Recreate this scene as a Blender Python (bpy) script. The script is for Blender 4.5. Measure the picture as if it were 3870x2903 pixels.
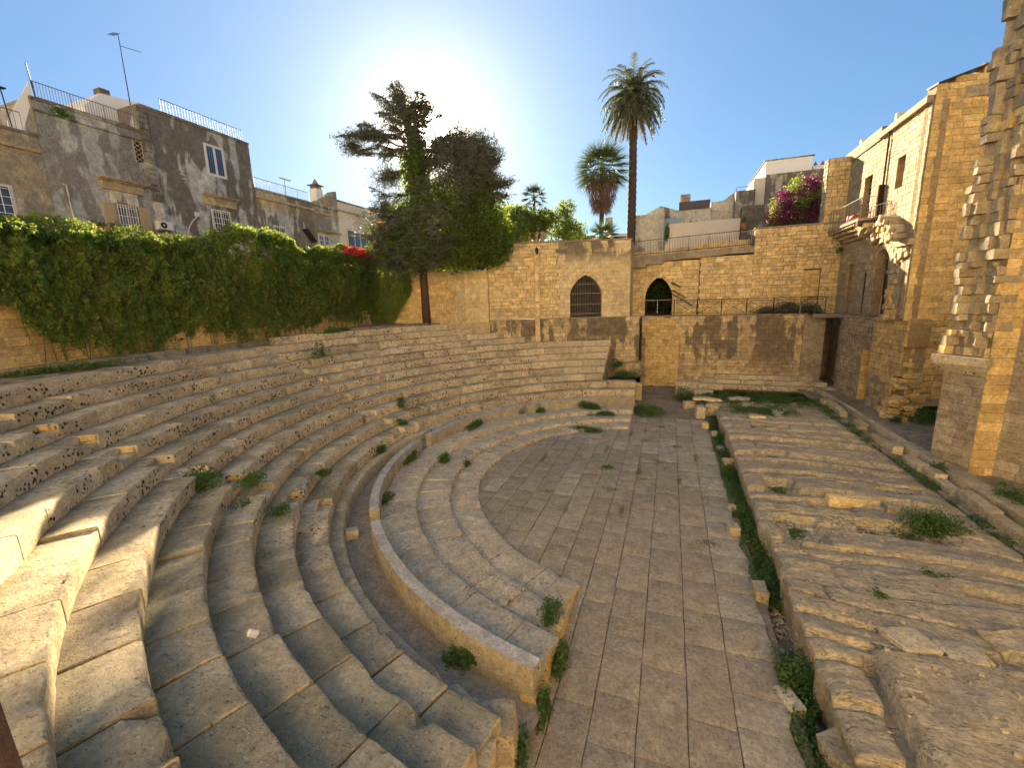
import bpy, math, random
import numpy as np
from mathutils import Vector, Matrix, noise

random.seed(7)
rng = np.random.default_rng(7)
scn = bpy.context.scene
for o in list(bpy.data.objects):
    bpy.data.objects.remove(o)
COL = scn.collection
R_ = math.radians

# ------------------------------------------------------------------ camera
cam_d = bpy.data.cameras.new("camera")
cam = bpy.data.objects.new("camera", cam_d)
COL.objects.link(cam)
scn.camera = cam
pitch, roll, head = -0.19245872, 0.02897414, R_(20.5)
cp, sp, cr, sr = math.cos(pitch), math.sin(pitch), math.cos(roll), math.sin(roll)
Rx = Matrix(((1, 0, 0), (0, cp, -sp), (0, sp, cp)))
Ry = Matrix(((cr, 0, sr), (0, 1, 0), (-sr, 0, cr)))
T = Matrix(((math.cos(head), -math.sin(head), 0), (math.sin(head), math.cos(head), 0), (0, 0, 1)))
Rm = T @ Rx @ Ry
M = Matrix.Identity(4)
for r in range(3):
    M[r][0] = Rm[r][0]; M[r][1] = Rm[r][2]; M[r][2] = -Rm[r][1]
CAM = Vector((-0.1104, -15.1944, 6.6))
M.translation = CAM
cam.matrix_world = M
cam_d.sensor_width = 36.0
cam_d.lens = 36.0 * 1600.0 / 3870.0
cam_d.clip_start = 0.05
cam_d.clip_end = 3000

# ------------------------------------------------------------------ sky, sun, exposure
SUN = Vector((-0.4650, 0.8175, 0.3393)).normalized()
SUN_EL = math.asin(SUN.z)
SUN_AZ = math.atan2(SUN.x, SUN.y)
world = bpy.data.worlds.new("World")
scn.world = world
world.use_nodes = True
wn, wl = world.node_tree.nodes, world.node_tree.links
wn.clear()
w_out = wn.new("ShaderNodeOutputWorld")
w_bg = wn.new("ShaderNodeBackground")
w_sky = wn.new("ShaderNodeTexSky")
w_sky.sky_type = 'NISHITA'
w_sky.sun_disc = False
w_sky.sun_elevation = SUN_EL
w_sky.sun_rotation = SUN_AZ
w_sky.altitude = 50
w_sky.air_density = 1.0
w_sky.dust_density = 0.2
w_sky.ozone_density = 2.0
# bright aureole of scattered light close round the sun, as hazy air gives
w_tc = wn.new("ShaderNodeTexCoord")
w_dot = wn.new("ShaderNodeVectorMath"); w_dot.operation = 'DOT_PRODUCT'
w_dot.inputs[1].default_value = SUN
w_nrm = wn.new("ShaderNodeVectorMath"); w_nrm.operation = 'NORMALIZE'
wl.new(w_tc.outputs["Generated"], w_nrm.inputs[0])
wl.new(w_nrm.outputs[0], w_dot.inputs[0])
def wmath(op, a, b=None):
    n = wn.new("ShaderNodeMath"); n.operation = op
    for i, v in enumerate((a, b)):
        if v is None: continue
        if isinstance(v, (int, float)): n.inputs[i].default_value = v
        else: wl.new(v, n.inputs[i])
    return n.outputs[0]
d0 = wmath('MAXIMUM', w_dot.outputs["Value"], 0.0)
g = wmath('ADD', wmath('MULTIPLY', wmath('POWER', d0, 900.0), 120.0), wmath('ADD', wmath('MULTIPLY', wmath('POWER', d0, 90.0), 1.3), wmath('ADD', wmath('MULTIPLY', wmath('POWER', d0, 16.0), 0.75), wmath('MULTIPLY', wmath('POWER', d0, 4.0), 0.22))))
w_mul = wn.new("ShaderNodeVectorMath"); w_mul.operation = 'SCALE'
w_mul.inputs[0].default_value = (1.0, 0.86, 0.66)
wl.new(g, w_mul.inputs["Scale"])
w_add = wn.new("ShaderNodeVectorMath"); w_add.operation = 'ADD'
w_tint = wn.new("ShaderNodeVectorMath"); w_tint.operation = 'MULTIPLY_ADD'
w_tint.inputs[1].default_value = (0.20, 0.24, 0.25); w_tint.inputs[2].default_value = (0.20, 0.47, 1.0)
wl.new(w_sky.outputs[0], w_tint.inputs[0])
wl.new(w_tint.outputs[0], w_add.inputs[0]); wl.new(w_mul.outputs[0], w_add.inputs[1])
wl.new(w_add.outputs[0], w_bg.inputs[0])
w_bg.inputs[1].default_value = 0.053
wl.new(w_bg.outputs[0], w_out.inputs[0])

sun_d = bpy.data.lights.new("sun", 'SUN')
sun_d.energy = 4.0
sun_d.angle = R_(0.5)
sun_d.color = (1.0, 0.80, 0.56)
sun = bpy.data.objects.new("sun", sun_d)
COL.objects.link(sun)
sun.rotation_euler = SUN.to_track_quat('Z', 'Y').to_euler()

scn.view_settings.view_transform = 'Standard'
scn.view_settings.look = 'None'
scn.view_settings.gamma = 1.0
scn.view_settings.exposure = 2.78
scn.view_settings.use_curve_mapping = False

# ------------------------------------------------------------------ materials
MATS = {}
class NT:
    def __init__(s, name):
        s.m = bpy.data.materials.new(name); s.m.use_nodes = True
        s.t = s.m.node_tree; s.t.nodes.clear()
        s.out = s.t.nodes.new("ShaderNodeOutputMaterial")
        s.bsdf = s.t.nodes.new("ShaderNodeBsdfPrincipled")
        s.t.links.new(s.bsdf.outputs[0], s.out.inputs[0])
        MATS[name] = s.m
    def n(s, t, **k):
        nd = s.t.nodes.new(t)
        for a, b in k.items(): setattr(nd, a, b)
        return nd
    def set(s, sock, v):
        if isinstance(v, (int, float)): sock.default_value = v
        elif isinstance(v, tuple): sock.default_value = v if len(v) == 4 or sock.type == 'VECTOR' else (*v, 1)
        else: s.t.links.new(v, sock)
    def math(s, op, a, b=0.0, c=None, clamp=False):
        nd = s.n("ShaderNodeMath", operation=op, use_clamp=clamp)
        s.set(nd.inputs[0], a); s.set(nd.inputs[1], b)
        if c is not None: s.set(nd.inputs[2], c)
        return nd.outputs[0]
    def ramp(s, v, lo, hi):
        nd = s.n("ShaderNodeMapRange"); nd.clamp = True
        s.set(nd.inputs[0], v); nd.inputs[1].default_value = lo; nd.inputs[2].default_value = hi
        return nd.outputs[0]
    def mix(s, f, a, b, mode='MIX'):
        nd = s.n("ShaderNodeMix", data_type='RGBA', blend_type=mode)
        s.set(nd.inputs[0], f); s.set(nd.inputs[6], a); s.set(nd.inputs[7], b)
        return nd.outputs[2]
    def noise(s, vec, scale, detail=4, rough=0.55, dist=0.0):
        nd = s.n("ShaderNodeTexNoise")
        s.t.links.new(vec, nd.inputs["Vector"])
        nd.inputs["Scale"].default_value = scale; nd.inputs["Detail"].default_value = detail
        nd.inputs["Roughness"].default_value = rough; nd.inputs["Distortion"].default_value = dist
        return nd.outputs["Fac"]
    def scalev(s, vec, v):
        nd = s.n("ShaderNodeVectorMath", operation='MULTIPLY')
        s.t.links.new(vec, nd.inputs[0]); nd.inputs[1].default_value = v
        return nd.outputs[0]
    def vscale(s, col, f):
        nd = s.n("ShaderNodeVectorMath", operation='SCALE')
        s.set(nd.inputs[0], col); s.set(nd.inputs["Scale"], f)
        return nd.outputs[0]

def stone(name, c1, c2, grey=(0.30, 0.28, 0.24), weather=0.4, spots=0.0, pale=0.0, stain=0.0, streak=None,
          bump=0.5, var=0.14, top=0.0, moss=0.0, fresh=0.0, bscale=1.0, rough=0.92, gain=1.0, cracks=0.5, pits=0.7, strata=(1.0, 1.0, 1.0), paler=(0.58, 0.55, 0.48)):
    b = NT(name)
    geo = b.n("ShaderNodeNewGeometry"); oi = b.n("ShaderNodeObjectInfo")
    pos = geo.outputs["Position"]
    sep = b.n("ShaderNodeSeparateXYZ"); b.t.links.new(geo.outputs["Normal"], sep.inputs[0])
    up = b.ramp(sep.outputs[2], 0.35, 0.8)
    rnd = b.math('FRACT', b.math('ADD', b.math('MULTIPLY', oi.outputs["Random"], 7.13), geo.outputs["Random Per Island"]))
    rnd2 = b.math('FRACT', b.math('MULTIPLY', rnd, 17.7))
    big = b.noise(pos, 0.45, 5)
    mid = b.noise(pos, 2.3, 7, 0.65)
    fine = b.noise(pos, 14 * bscale, 8, 0.75)
    col = b.mix(b.ramp(b.math('ADD', b.math('MULTIPLY', mid, 0.6), b.math('MULTIPLY', rnd2, 0.4)), 0.32, 0.68), c1, c2)
    if fresh > 0:
        col = b.mix(b.math('MULTIPLY', b.ramp(rnd2, 0.8, 0.9), fresh), col, (0.62, 0.40, 0.13))
    wmask = b.ramp(b.math('ADD', mid, b.math('MULTIPLY', big, 0.7)), 0.95 - 0.35 * weather, 1.15 - 0.35 * weather)
    col = b.mix(b.math('MULTIPLY', wmask, min(1, weather + .25)), col, grey)
    if top > 0:
        col = b.mix(b.math('MULTIPLY', up, b.math('MULTIPLY', b.ramp(mid, 0.25, 0.6), top)), col, grey)
    if stain > 0:
        v = b.scalev(pos, (1.0, 1.0, 0.22))
        s1 = b.noise(v, 1.15, 6, 0.6)
        s2 = b.noise(pos, 0.35, 3)
        m = b.ramp(b.math('ADD', s1, b.math('MULTIPLY', s2, 0.8)), 0.98 - 0.3 * stain, 1.03 - 0.3 * stain)
        if streak:
            sz = b.n("ShaderNodeSeparateXYZ"); b.t.links.new(pos, sz.inputs[0])
            m = b.math('MULTIPLY', m, b.ramp(sz.outputs[2], streak[0], streak[1]))
        m = b.math('MULTIPLY', m, b.ramp(b.math('ADD', fine, b.math('MULTIPLY', rnd, 0.3)), 0.38, 0.62))
        col = b.mix(b.math('MULTIPLY', m, 0.85), col, (0.115, 0.092, 0.07))
    if moss > 0:
        m = b.ramp(b.noise(pos, 0.9, 4), 0.5, 0.6)
        m = b.math('MULTIPLY', m, b.ramp(fine, 0.35, 0.6))
        col = b.mix(b.math('MULTIPLY', b.math('MULTIPLY', m, up), moss), col, (0.10, 0.095, 0.025))
    col = b.vscale(col, b.math('ADD', 1.0 - var, b.math('MULTIPLY', rnd, 2 * var)))
    col = b.vscale(col, b.math('ADD', 0.72, b.math('MULTIPLY', b.ramp(fine, 0.34, 0.66), 0.60)))
    tone = b.noise(pos, 3.6, 4, 0.6, 0.4)
    col = b.vscale(col, b.math('ADD', 0.80, b.math('MULTIPLY', b.ramp(tone, 0.34, 0.66), 0.42)))
    crk = b.noise(b.scalev(pos, strata), 3.1, 5, 0.62, 0.9)
    crk = b.math('ABSOLUTE', b.math('SUBTRACT', crk, 0.5))
    ck = b.math('MULTIPLY', b.ramp(crk, 0.022, 0.0), b.ramp(tone, 0.42, 0.62))
    grain = b.noise(b.scalev(pos, strata), 30, 3, 0.8)
    pit = b.math('MULTIPLY', b.ramp(grain, 0.41, 0.34), pits)
    dark = b.math('MAXIMUM', b.math('MULTIPLY', ck, cracks), pit)
    col = b.mix(dark, col, b.vscale(col, 0.30))
    if pale > 0:
        p = b.noise(pos, 34, 3, 0.8)
        pm = b.math('MULTIPLY', b.ramp(p, 0.555, 0.60), b.ramp(b.noise(pos, 1.7, 5, 0.7), 0.42, 0.6))
        col = b.mix(b.math('MULTIPLY', pm, pale), col, paler)
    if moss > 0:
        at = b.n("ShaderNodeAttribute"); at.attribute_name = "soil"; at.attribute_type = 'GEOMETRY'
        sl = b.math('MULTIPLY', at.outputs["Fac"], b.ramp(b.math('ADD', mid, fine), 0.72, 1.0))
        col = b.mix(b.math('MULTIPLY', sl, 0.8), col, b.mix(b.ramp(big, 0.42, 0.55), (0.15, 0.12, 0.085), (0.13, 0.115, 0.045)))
    h = b.math('ADD', b.math('MULTIPLY', fine, 0.7), b.math('MULTIPLY', b.noise(pos, 45 * bscale, 4, 0.7), 0.35))
    h = b.math('SUBTRACT', h, b.math('MULTIPLY', dark, 0.5))
    if spots > 0:
        vo = b.n("ShaderNodeTexVoronoi"); b.t.links.new(pos, vo.inputs["Vector"])
        vo.inputs["Scale"].default_value = 8.5; vo.inputs["Randomness"].default_value = 1.0
        wob = b.noise(pos, 13, 4, 0.65)
        dd = b.math('ADD', vo.outputs["Distance"], b.math('MULTIPLY', b.math('SUBTRACT', wob, 0.5), 1.5))
        area = b.ramp(b.noise(pos, 1.1, 5, 0.7), 0.40, 0.56)
        thr = b.math('MULTIPLY', area, 0.33)
        sm = b.ramp(b.math('SUBTRACT', thr, dd), -0.03, 0.04)
        sm = b.math('MULTIPLY', b.math('MULTIPLY', sm, b.ramp(area, 0.05, 0.25)), b.math('SUBTRACT', 1.0, b.math('MULTIPLY', up, 0.55)))
        col = b.mix(b.math('MULTIPLY', sm, spots), col, (0.030, 0.026, 0.020))
        h = b.math('SUBTRACT', h, b.math('MULTIPLY', sm, 0.3))
    col = b.scalev(col, (gain * 1.0, gain * 1.035, gain * 1.0))
    b.set(b.bsdf.inputs["Base Color"], col)
    b.bsdf.inputs["Roughness"].default_value = rough
    b.bsdf.inputs["Specular IOR Level"].default_value = 0.15
    bp = b.n("ShaderNodeBump"); bp.inputs["Strength"].default_value = bump; bp.inputs["Distance"].default_value = 0.03
    b.set(bp.inputs["Height"], h)
    b.t.links.new(bp.outputs[0], b.bsdf.inputs["Normal"])
    return b.m

def plain(name, col, rough=0.6, metal=0.0, var=0.1, nscale=8, bump=0.1, spec=0.3):
    b = NT(name)
    geo = b.n("ShaderNodeNewGeometry"); oi = b.n("ShaderNodeObjectInfo")
    f = b.noise(geo.outputs["Position"], nscale, 6, 0.7)
    k = b.math('ADD', 1 - var, b.math('MULTIPLY', f, 2 * var))
    k = b.math('MULTIPLY', k, b.math('ADD', 0.94, b.math('MULTIPLY', oi.outputs["Random"], 0.12)))
    b.set(b.bsdf.inputs["Base Color"], b.vscale(col, k))
    b.bsdf.inputs["Roughness"].default_value = rough; b.bsdf.inputs["Metallic"].default_value = metal
    b.bsdf.inputs["Specular IOR Level"].default_value = spec
    if bump:
        bp = b.n("ShaderNodeBump"); bp.inputs["Strength"].default_value = bump; bp.inputs["Distance"].default_value = 0.02
        b.set(bp.inputs["Height"], f); b.t.links.new(bp.outputs[0], b.bsdf.inputs["Normal"])
    return b.m

def glass(name, col=(0.03, 0.05, 0.08), rough=0.06):
    b = NT(name)
    b.bsdf.inputs["Base Color"].default_value = (*col, 1)
    b.bsdf.inputs["Roughness"].default_value = rough
    b.bsdf.inputs["Specular IOR Level"].default_value = 0.9
    return b.m

def leaf(name, a, b_, c, trans=0.45, tcol=(0.40, 0.50, 0.06), nsc=0.7):
    b = NT(name)
    geo = b.n("ShaderNodeNewGeometry")
    rnd = geo.outputs["Random Per Island"]
    cl = b.noise(geo.outputs["Position"], nsc, 3)
    col = b.mix(b.ramp(cl, 0.38, 0.62), a, b_)
    col = b.mix(b.ramp(rnd, 0.55, 1.0), col, c)
    b.set(b.bsdf.inputs["Base Color"], col)
    b.bsdf.inputs["Roughness"].default_value = 0.55
    b.bsdf.inputs["Specular IOR Level"].default_value = 0.25
    tr = b.n("ShaderNodeBsdfTranslucent")
    b.set(tr.inputs[0], b.mix(0.5, col, tcol))
    mx = b.n("ShaderNodeMixShader"); mx.inputs[0].default_value = trans
    b.t.links.new(b.bsdf.outputs[0], mx.inputs[1]); b.t.links.new(tr.outputs[0], mx.inputs[2])
    b.t.links.new(mx.outputs[0], b.out.inputs[0])
    return b.m

WARM, WARM2 = (0.66, 0.49, 0.25), (0.57, 0.41, 0.20)
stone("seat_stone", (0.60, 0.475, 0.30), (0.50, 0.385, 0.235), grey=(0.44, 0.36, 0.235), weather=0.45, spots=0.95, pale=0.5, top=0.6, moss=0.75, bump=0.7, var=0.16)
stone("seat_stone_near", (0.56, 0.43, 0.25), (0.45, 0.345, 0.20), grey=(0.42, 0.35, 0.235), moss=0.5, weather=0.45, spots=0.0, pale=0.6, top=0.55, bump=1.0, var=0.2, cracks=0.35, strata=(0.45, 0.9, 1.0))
stone("new_block", (0.55, 0.44, 0.28), (0.47, 0.37, 0.235), weather=0.3, bump=0.3, top=0.3)
stone("fresh_cut", (0.58, 0.40, 0.16), (0.48, 0.32, 0.12), weather=0.1, bump=0.6, spots=0.3)
stone("podium_stone", (0.60, 0.49, 0.32), (0.51, 0.41, 0.265), grey=(0.42, 0.35, 0.245), weather=0.4, spots=0.7, pale=0.8, top=0.45, bump=0.7, var=0.13)
stone("marble", (0.40, 0.33, 0.22), (0.34, 0.265, 0.16), grey=(0.47, 0.44, 0.41), weather=0.2, pale=0.85, top=1.0, bump=0.8, var=0.05, paler=(0.62, 0.59, 0.55))
stone("paving_stone", (0.42, 0.335, 0.225), (0.46, 0.37, 0.25), grey=(0.35, 0.275, 0.185), weather=0.5, gain=0.80, pale=0.9, spots=0.3, bump=0.5, var=0.045, paler=(0.52, 0.50, 0.45))
stone("paving_pale", (0.50, 0.42, 0.29), (0.44, 0.36, 0.25), grey=(0.37, 0.295, 0.20), weather=0.45, gain=0.84, pale=1.0, spots=0.3, bump=0.5, var=0.05, paler=(0.58, 0.55, 0.50))
stone("bedrock", (0.58, 0.465, 0.295), (0.49, 0.385, 0.24), grey=(0.38, 0.31, 0.21), weather=0.55, pale=0.6, bump=1.0, top=0.35, spots=0.1, var=0.0, cracks=0.9, strata=(0.22, 1.3, 1.3))
stone("wall_stone", WARM, WARM2, gain=1.08, grey=(0.33, 0.27, 0.19), weather=0.3, bump=0.6, var=0.16, stain=0.0)
stone("wall_smooth", (0.66, 0.52, 0.31), (0.60, 0.44, 0.22), grey=(0.42, 0.34, 0.22), weather=0.3, bump=0.35, var=0.06, stain=0.5, streak=(9.0, 9.8))
stone("wall_plaster", (0.52, 0.41, 0.25), (0.42, 0.25, 0.09), grey=(0.45, 0.34, 0.19), weather=0.4, bump=0.3, var=0.0)
stone("wall_stained", (0.62, 0.46, 0.25), (0.52, 0.385, 0.215), grey=(0.24, 0.20, 0.15), weather=0.45, stain=0.40, streak=(0.9, 2.6), bump=0.6, var=0.2)
stone("wall_ochre", (0.64, 0.45, 0.20), (0.56, 0.38, 0.16), grey=(0.36, 0.26, 0.14), weather=0.3, bump=0.7, var=0.15, stain=0.0)
stone("facade_stone", (0.42, 0.335, 0.215), (0.345, 0.27, 0.17), grey=(0.27, 0.22, 0.155), weather=0.3, bump=0.6, var=0.15)
stone("grey_wall", (0.43, 0.35, 0.235), (0.34, 0.265, 0.175), grey=(0.25, 0.205, 0.155), weather=0.6, bump=0.7, var=0.15)
stone("mortar", (0.30, 0.21, 0.11), (0.24, 0.165, 0.09), weather=0.2, bump=0.5, var=0.0)
stone("soil", (0.28, 0.20, 0.13), (0.34, 0.26, 0.17), grey=(0.24, 0.20, 0.14), weather=0.4, pale=0.3, bump=0.8, var=0.0, moss=0.5)
stone("gravel_ground", (0.40, 0.31, 0.20), (0.32, 0.24, 0.15), grey=(0.19, 0.165, 0.13), weather=0.4, pale=0.8, bump=1.0, var=0.0, moss=0.4)
stone("house_wall", (0.62, 0.60, 0.53), (0.50, 0.485, 0.43), grey=(0.35, 0.345, 0.325), weather=0.75, stain=0.45, bump=0.6, var=0.05, pale=0.25, paler=(0.34, 0.30, 0.24))
stone("house_yellow", (0.60, 0.48, 0.28), (0.50, 0.40, 0.24), grey=(0.32, 0.29, 0.24), weather=0.65, stain=0.4, bump=0.5, var=0.05)
stone("house_pale", (0.62, 0.57, 0.46), (0.55, 0.50, 0.40), grey=(0.28, 0.26, 0.22), weather=0.35, bump=0.3, var=0.06, stain=0.15)
stone("bounce_stone", (0.80, 0.66, 0.46), (0.78, 0.63, 0.43), grey=(0.70, 0.56, 0.40), weather=0.3, bump=0.3, var=0.06)  # extra pale and warm to strengthen the light bounced from behind the viewpoint
stone("house_dark", (0.42, 0.38, 0.30), (0.32, 0.285, 0.23), grey=(0.21, 0.19, 0.155), weather=0.6, stain=0.5, bump=0.5, var=0.12)
stone("cornice_stone", (0.45, 0.35, 0.21), (0.38, 0.28, 0.16), grey=(0.20, 0.18, 0.15), weather=0.4, top=0.8, bump=0.4)
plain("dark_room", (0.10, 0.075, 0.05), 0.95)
plain("white_plaster", (0.75, 0.73, 0.66), 0.8)
plain("cream_plaster", (0.62, 0.56, 0.44), 0.85, nscale=2, var=0.15)
plain("white_metal", (0.62, 0.60, 0.55), 0.5)
plain("grey_metal", (0.22, 0.20, 0.18), 0.5, 0.4)
plain("dark_metal", (0.045, 0.035, 0.03), 0.6, 0.3)
plain("rust", (0.035, 0.017, 0.009), 0.85, 0.1, var=0.5, nscale=14, bump=0.5)
plain("tan_wood", (0.42, 0.34, 0.22), 0.7)
plain("brown_grill", (0.10, 0.08, 0.075), 0.7)
plain("red_paint", (0.35, 0.02, 0.015), 0.5)
plain("terracotta", (0.40, 0.15, 0.06), 0.8)
plain("blue_shutter", (0.06, 0.10, 0.13), 0.6)
plain("light_blue_plaster", (0.27, 0.36, 0.42), 0.85)
plain("paper", (0.80, 0.79, 0.76), 0.8)
plain("bark", (0.095, 0.055, 0.045), 0.95, var=0.5, nscale=18, bump=1.0)
plain("palm_bark", (0.075, 0.055, 0.042), 0.95, var=0.6, nscale=14, bump=1.0)
plain("dead_frond", (0.20, 0.125, 0.075), 0.9, var=0.4)
plain("twig", (0.10, 0.08, 0.065), 0.9, var=0.4)
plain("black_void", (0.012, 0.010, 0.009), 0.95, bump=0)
glass("glass_dark"); glass("glass_blue", (0.03, 0.09, 0.22), 0.1)
glass("glass_grey", (0.07, 0.075, 0.06), 0.25)
leaf("ivy_leaf", (0.06, 0.145, 0.035), (0.16, 0.24, 0.045), (0.30, 0.33, 0.06), 0.5)
leaf("vine_leaf", (0.065, 0.125, 0.03), (0.11, 0.18, 0.035), (0.22, 0.24, 0.04), 0.5)
leaf("cedar_needle", (0.085, 0.098, 0.07), (0.13, 0.14, 0.105), (0.15, 0.135, 0.075), 0.25, (0.15, 0.16, 0.06))
leaf("cedar_grey", (0.10, 0.115, 0.10), (0.13, 0.14, 0.125), (0.15, 0.13, 0.09), 0.1, (0.15, 0.16, 0.06))
leaf("palm_leaf", (0.065, 0.085, 0.05), (0.085, 0.105, 0.06), (0.13, 0.12, 0.06), 0.25, (0.25, 0.28, 0.08))
leaf("fan_leaf", (0.05, 0.085, 0.035), (0.075, 0.115, 0.045), (0.11, 0.13, 0.055), 0.2, (0.2, 0.3, 0.06))
leaf("weed_leaf", (0.045, 0.11, 0.03), (0.075, 0.15, 0.04), (0.13, 0.18, 0.05), 0.3)
leaf("dark_leaf", (0.016, 0.035, 0.014), (0.03, 0.055, 0.02), (0.05, 0.06, 0.03), 0.15)
leaf("aloe_leaf", (0.085, 0.115, 0.10), (0.12, 0.14, 0.12), (0.13, 0.11, 0.08), 0.15)
leaf("grass_leaf", (0.06, 0.12, 0.02), (0.10, 0.16, 0.03), (0.17, 0.17, 0.05), 0.4)
leaf("dry_grass", (0.15, 0.13, 0.05), (0.12, 0.12, 0.04), (0.20, 0.16, 0.07), 0.3)
leaf("red_bract", (0.55, 0.03, 0.05), (0.60, 0.05, 0.10), (0.50, 0.10, 0.06), 0.45, (0.8, 0.05, 0.08))
leaf("pink_bract", (0.12, 0.022, 0.055), (0.06, 0.02, 0.025), (0.22, 0.06, 0.13), 0.15, (0.6, 0.05, 0.3))
MT = MATS

# ------------------------------------------------------------------ mesh helpers
def tag(o, label=None, cat=None, group=None, kind=None):
    if label: o["label"] = label
    if cat: o["category"] = cat
    if group: o["group"] = group
    if kind: o["kind"] = kind
    return o

def thing(name, loc, label, cat, group=None):
    o = bpy.data.objects.new(name, None)
    o.empty_display_size = 0.1
    COL.objects.link(o); o.location = loc
    return tag(o, label, cat, group)

def finish(name, me, mat, parent, lo):
    if mat: me.materials.append(MT[mat] if isinstance(mat, str) else mat)
    o = bpy.data.objects.new(name, me)
    COL.objects.link(o)
    if parent is not None: o.parent = parent
    else: o.location = lo
    return o

def wloc(p):
    l = Vector(p.location)
    while p.parent is not None:
        p = p.parent; l += p.location
    return l

class MB:
    def __init__(s): s.v = []; s.f = []; s.w = []
    def add(s, v, f):
        n = len(s.v); s.v += [tuple(x) for x in v]; s.f += [tuple(i + n for i in q) for q in f]
    def box(s, x0, x1, y0, y1, z0, z1):
        s.add([(x0, y0, z0), (x1, y0, z0), (x1, y1, z0), (x0, y1, z0), (x0, y0, z1), (x1, y0, z1), (x1, y1, z1), (x0, y1, z1)],
              [(0, 3, 2, 1), (4, 5, 6, 7), (0, 1, 5, 4), (1, 2, 6, 5), (2, 3, 7, 6), (3, 0, 4, 7)])
        return s
    def obox(s, o, a, b, c):
        o, a, b, c = Vector(o), Vector(a), Vector(b), Vector(c)
        v = [o, o + a, o + a + b, o + b, o + c, o + a + c, o + a + b + c, o + b + c]
        f = [(0, 3, 2, 1), (4, 5, 6, 7), (0, 1, 5, 4), (1, 2, 6, 5), (2, 3, 7, 6), (3, 0, 4, 7)]
        if a.cross(b).dot(c) < 0: f = [q[::-1] for q in f]
        s.add(v, f); return s
    def tube(s, pts, rad, n=6, cap=True):
        pts = [Vector(p) for p in pts]
        if isinstance(rad, (int, float)): rad = [rad] * len(pts)
        rings = []
        for i, p in enumerate(pts):
            d = (pts[min(i + 1, len(pts) - 1)] - pts[max(i - 1, 0)]).normalized()
            a = d.cross(Vector((0, 0, 1)) if abs(d.z) < 0.9 else Vector((1, 0, 0))).normalized()
            b = d.cross(a)
            rings.append([p + (a * math.cos(t) + b * math.sin(t)) * rad[i] for t in [2 * math.pi * k / n for k in range(n)]])
        v = [q for r in rings for q in r]; f = []
        for i in range(len(pts) - 1):
            for k in range(n):
                f.append((i * n + k, i * n + (k + 1) % n, (i + 1) * n + (k + 1) % n, (i + 1) * n + k))
        if cap:
            f.append(tuple(range(n))[::-1]); f.append(tuple((len(pts) - 1) * n + k for k in range(n)))
        s.add(v, f); return s
    def lathe(s, c, prof, n=16):
        c = Vector(c); v = []; f = []
        for r, z in prof:
            for k in range(n):
                t = 2 * math.pi * k / n
                v.append(c + Vector((r * math.cos(t), r * math.sin(t), z)))
        for i in range(len(prof) - 1):
            for k in range(n):
                f.append((i * n + k, i * n + (k + 1) % n, (i + 1) * n + (k + 1) % n, (i + 1) * n + k))
        f.append(tuple(range(n))[::-1]); f.append(tuple((len(prof) - 1) * n + k for k in range(n)))
        s.add(v, f); return s
    def prism(s, poly, d):
        """poly: list of 3D points; d: extrusion vector"""
        n = len(poly); d = Vector(d); p = [Vector(q) for q in poly]
        s.add(p + [q + d for q in p], [tuple(range(n))[::-1], tuple(range(n, 2 * n))] + [(i, (i + 1) % n, (i + 1) % n + n, i + n) for i in range(n)])
        return s
    def build(s, name, mat, parent=None, smooth=False, angle=None, fix=False):
        V = np.array(s.v, float)
        lo = Vector(((V[:, 0].min() + V[:, 0].max()) / 2, (V[:, 1].min() + V[:, 1].max()) / 2, V[:, 2].min()))
        off = wloc(parent) if parent is not None else lo
        V = V - np.array(off)
        me = bpy.data.meshes.new(name)
        me.from_pydata([tuple(x) for x in V], [], s.f)
        if fix:
            import bmesh
            bm = bmesh.new(); bm.from_mesh(me); bmesh.ops.recalc_face_normals(bm, faces=bm.faces[:]); bm.to_mesh(me); bm.free()
        if smooth:
            me.polygons.foreach_set("use_smooth", [True] * len(me.polygons))
            if angle: me.set_sharp_from_angle(angle=angle)
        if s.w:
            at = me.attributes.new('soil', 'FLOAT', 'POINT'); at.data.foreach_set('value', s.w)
        me.update()
        return finish(name, me, mat, parent, lo)

def np_mesh(name, V, F, mat, parent=None, smooth=False):
    """V (n,3), F (m,4)"""
    V = np.asarray(V, float)
    lo = Vector(((V[:, 0].min() + V[:, 0].max()) / 2, (V[:, 1].min() + V[:, 1].max()) / 2, V[:, 2].min()))
    off = wloc(parent) if parent is not None else lo
    V = V - np.array(off)
    me = bpy.data.meshes.new(name)
    k = F.shape[1]
    me.vertices.add(len(V)); me.vertices.foreach_set("co", V.astype(np.float32).ravel())
    me.loops.add(F.size); me.loops.foreach_set("vertex_index", F.astype(np.int32).ravel())
    me.polygons.add(len(F)); me.polygons.foreach_set("loop_start", np.arange(0, F.size, k, dtype=np.int32))
    if smooth: me.polygons.foreach_set("use_smooth", np.ones(len(F), bool))
    me.update(calc_edges=True)
    return finish(name, me, mat, parent, lo)

def unit(a): return a / np.maximum(np.linalg.norm(a, axis=-1, keepdims=True), 1e-9)

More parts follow.
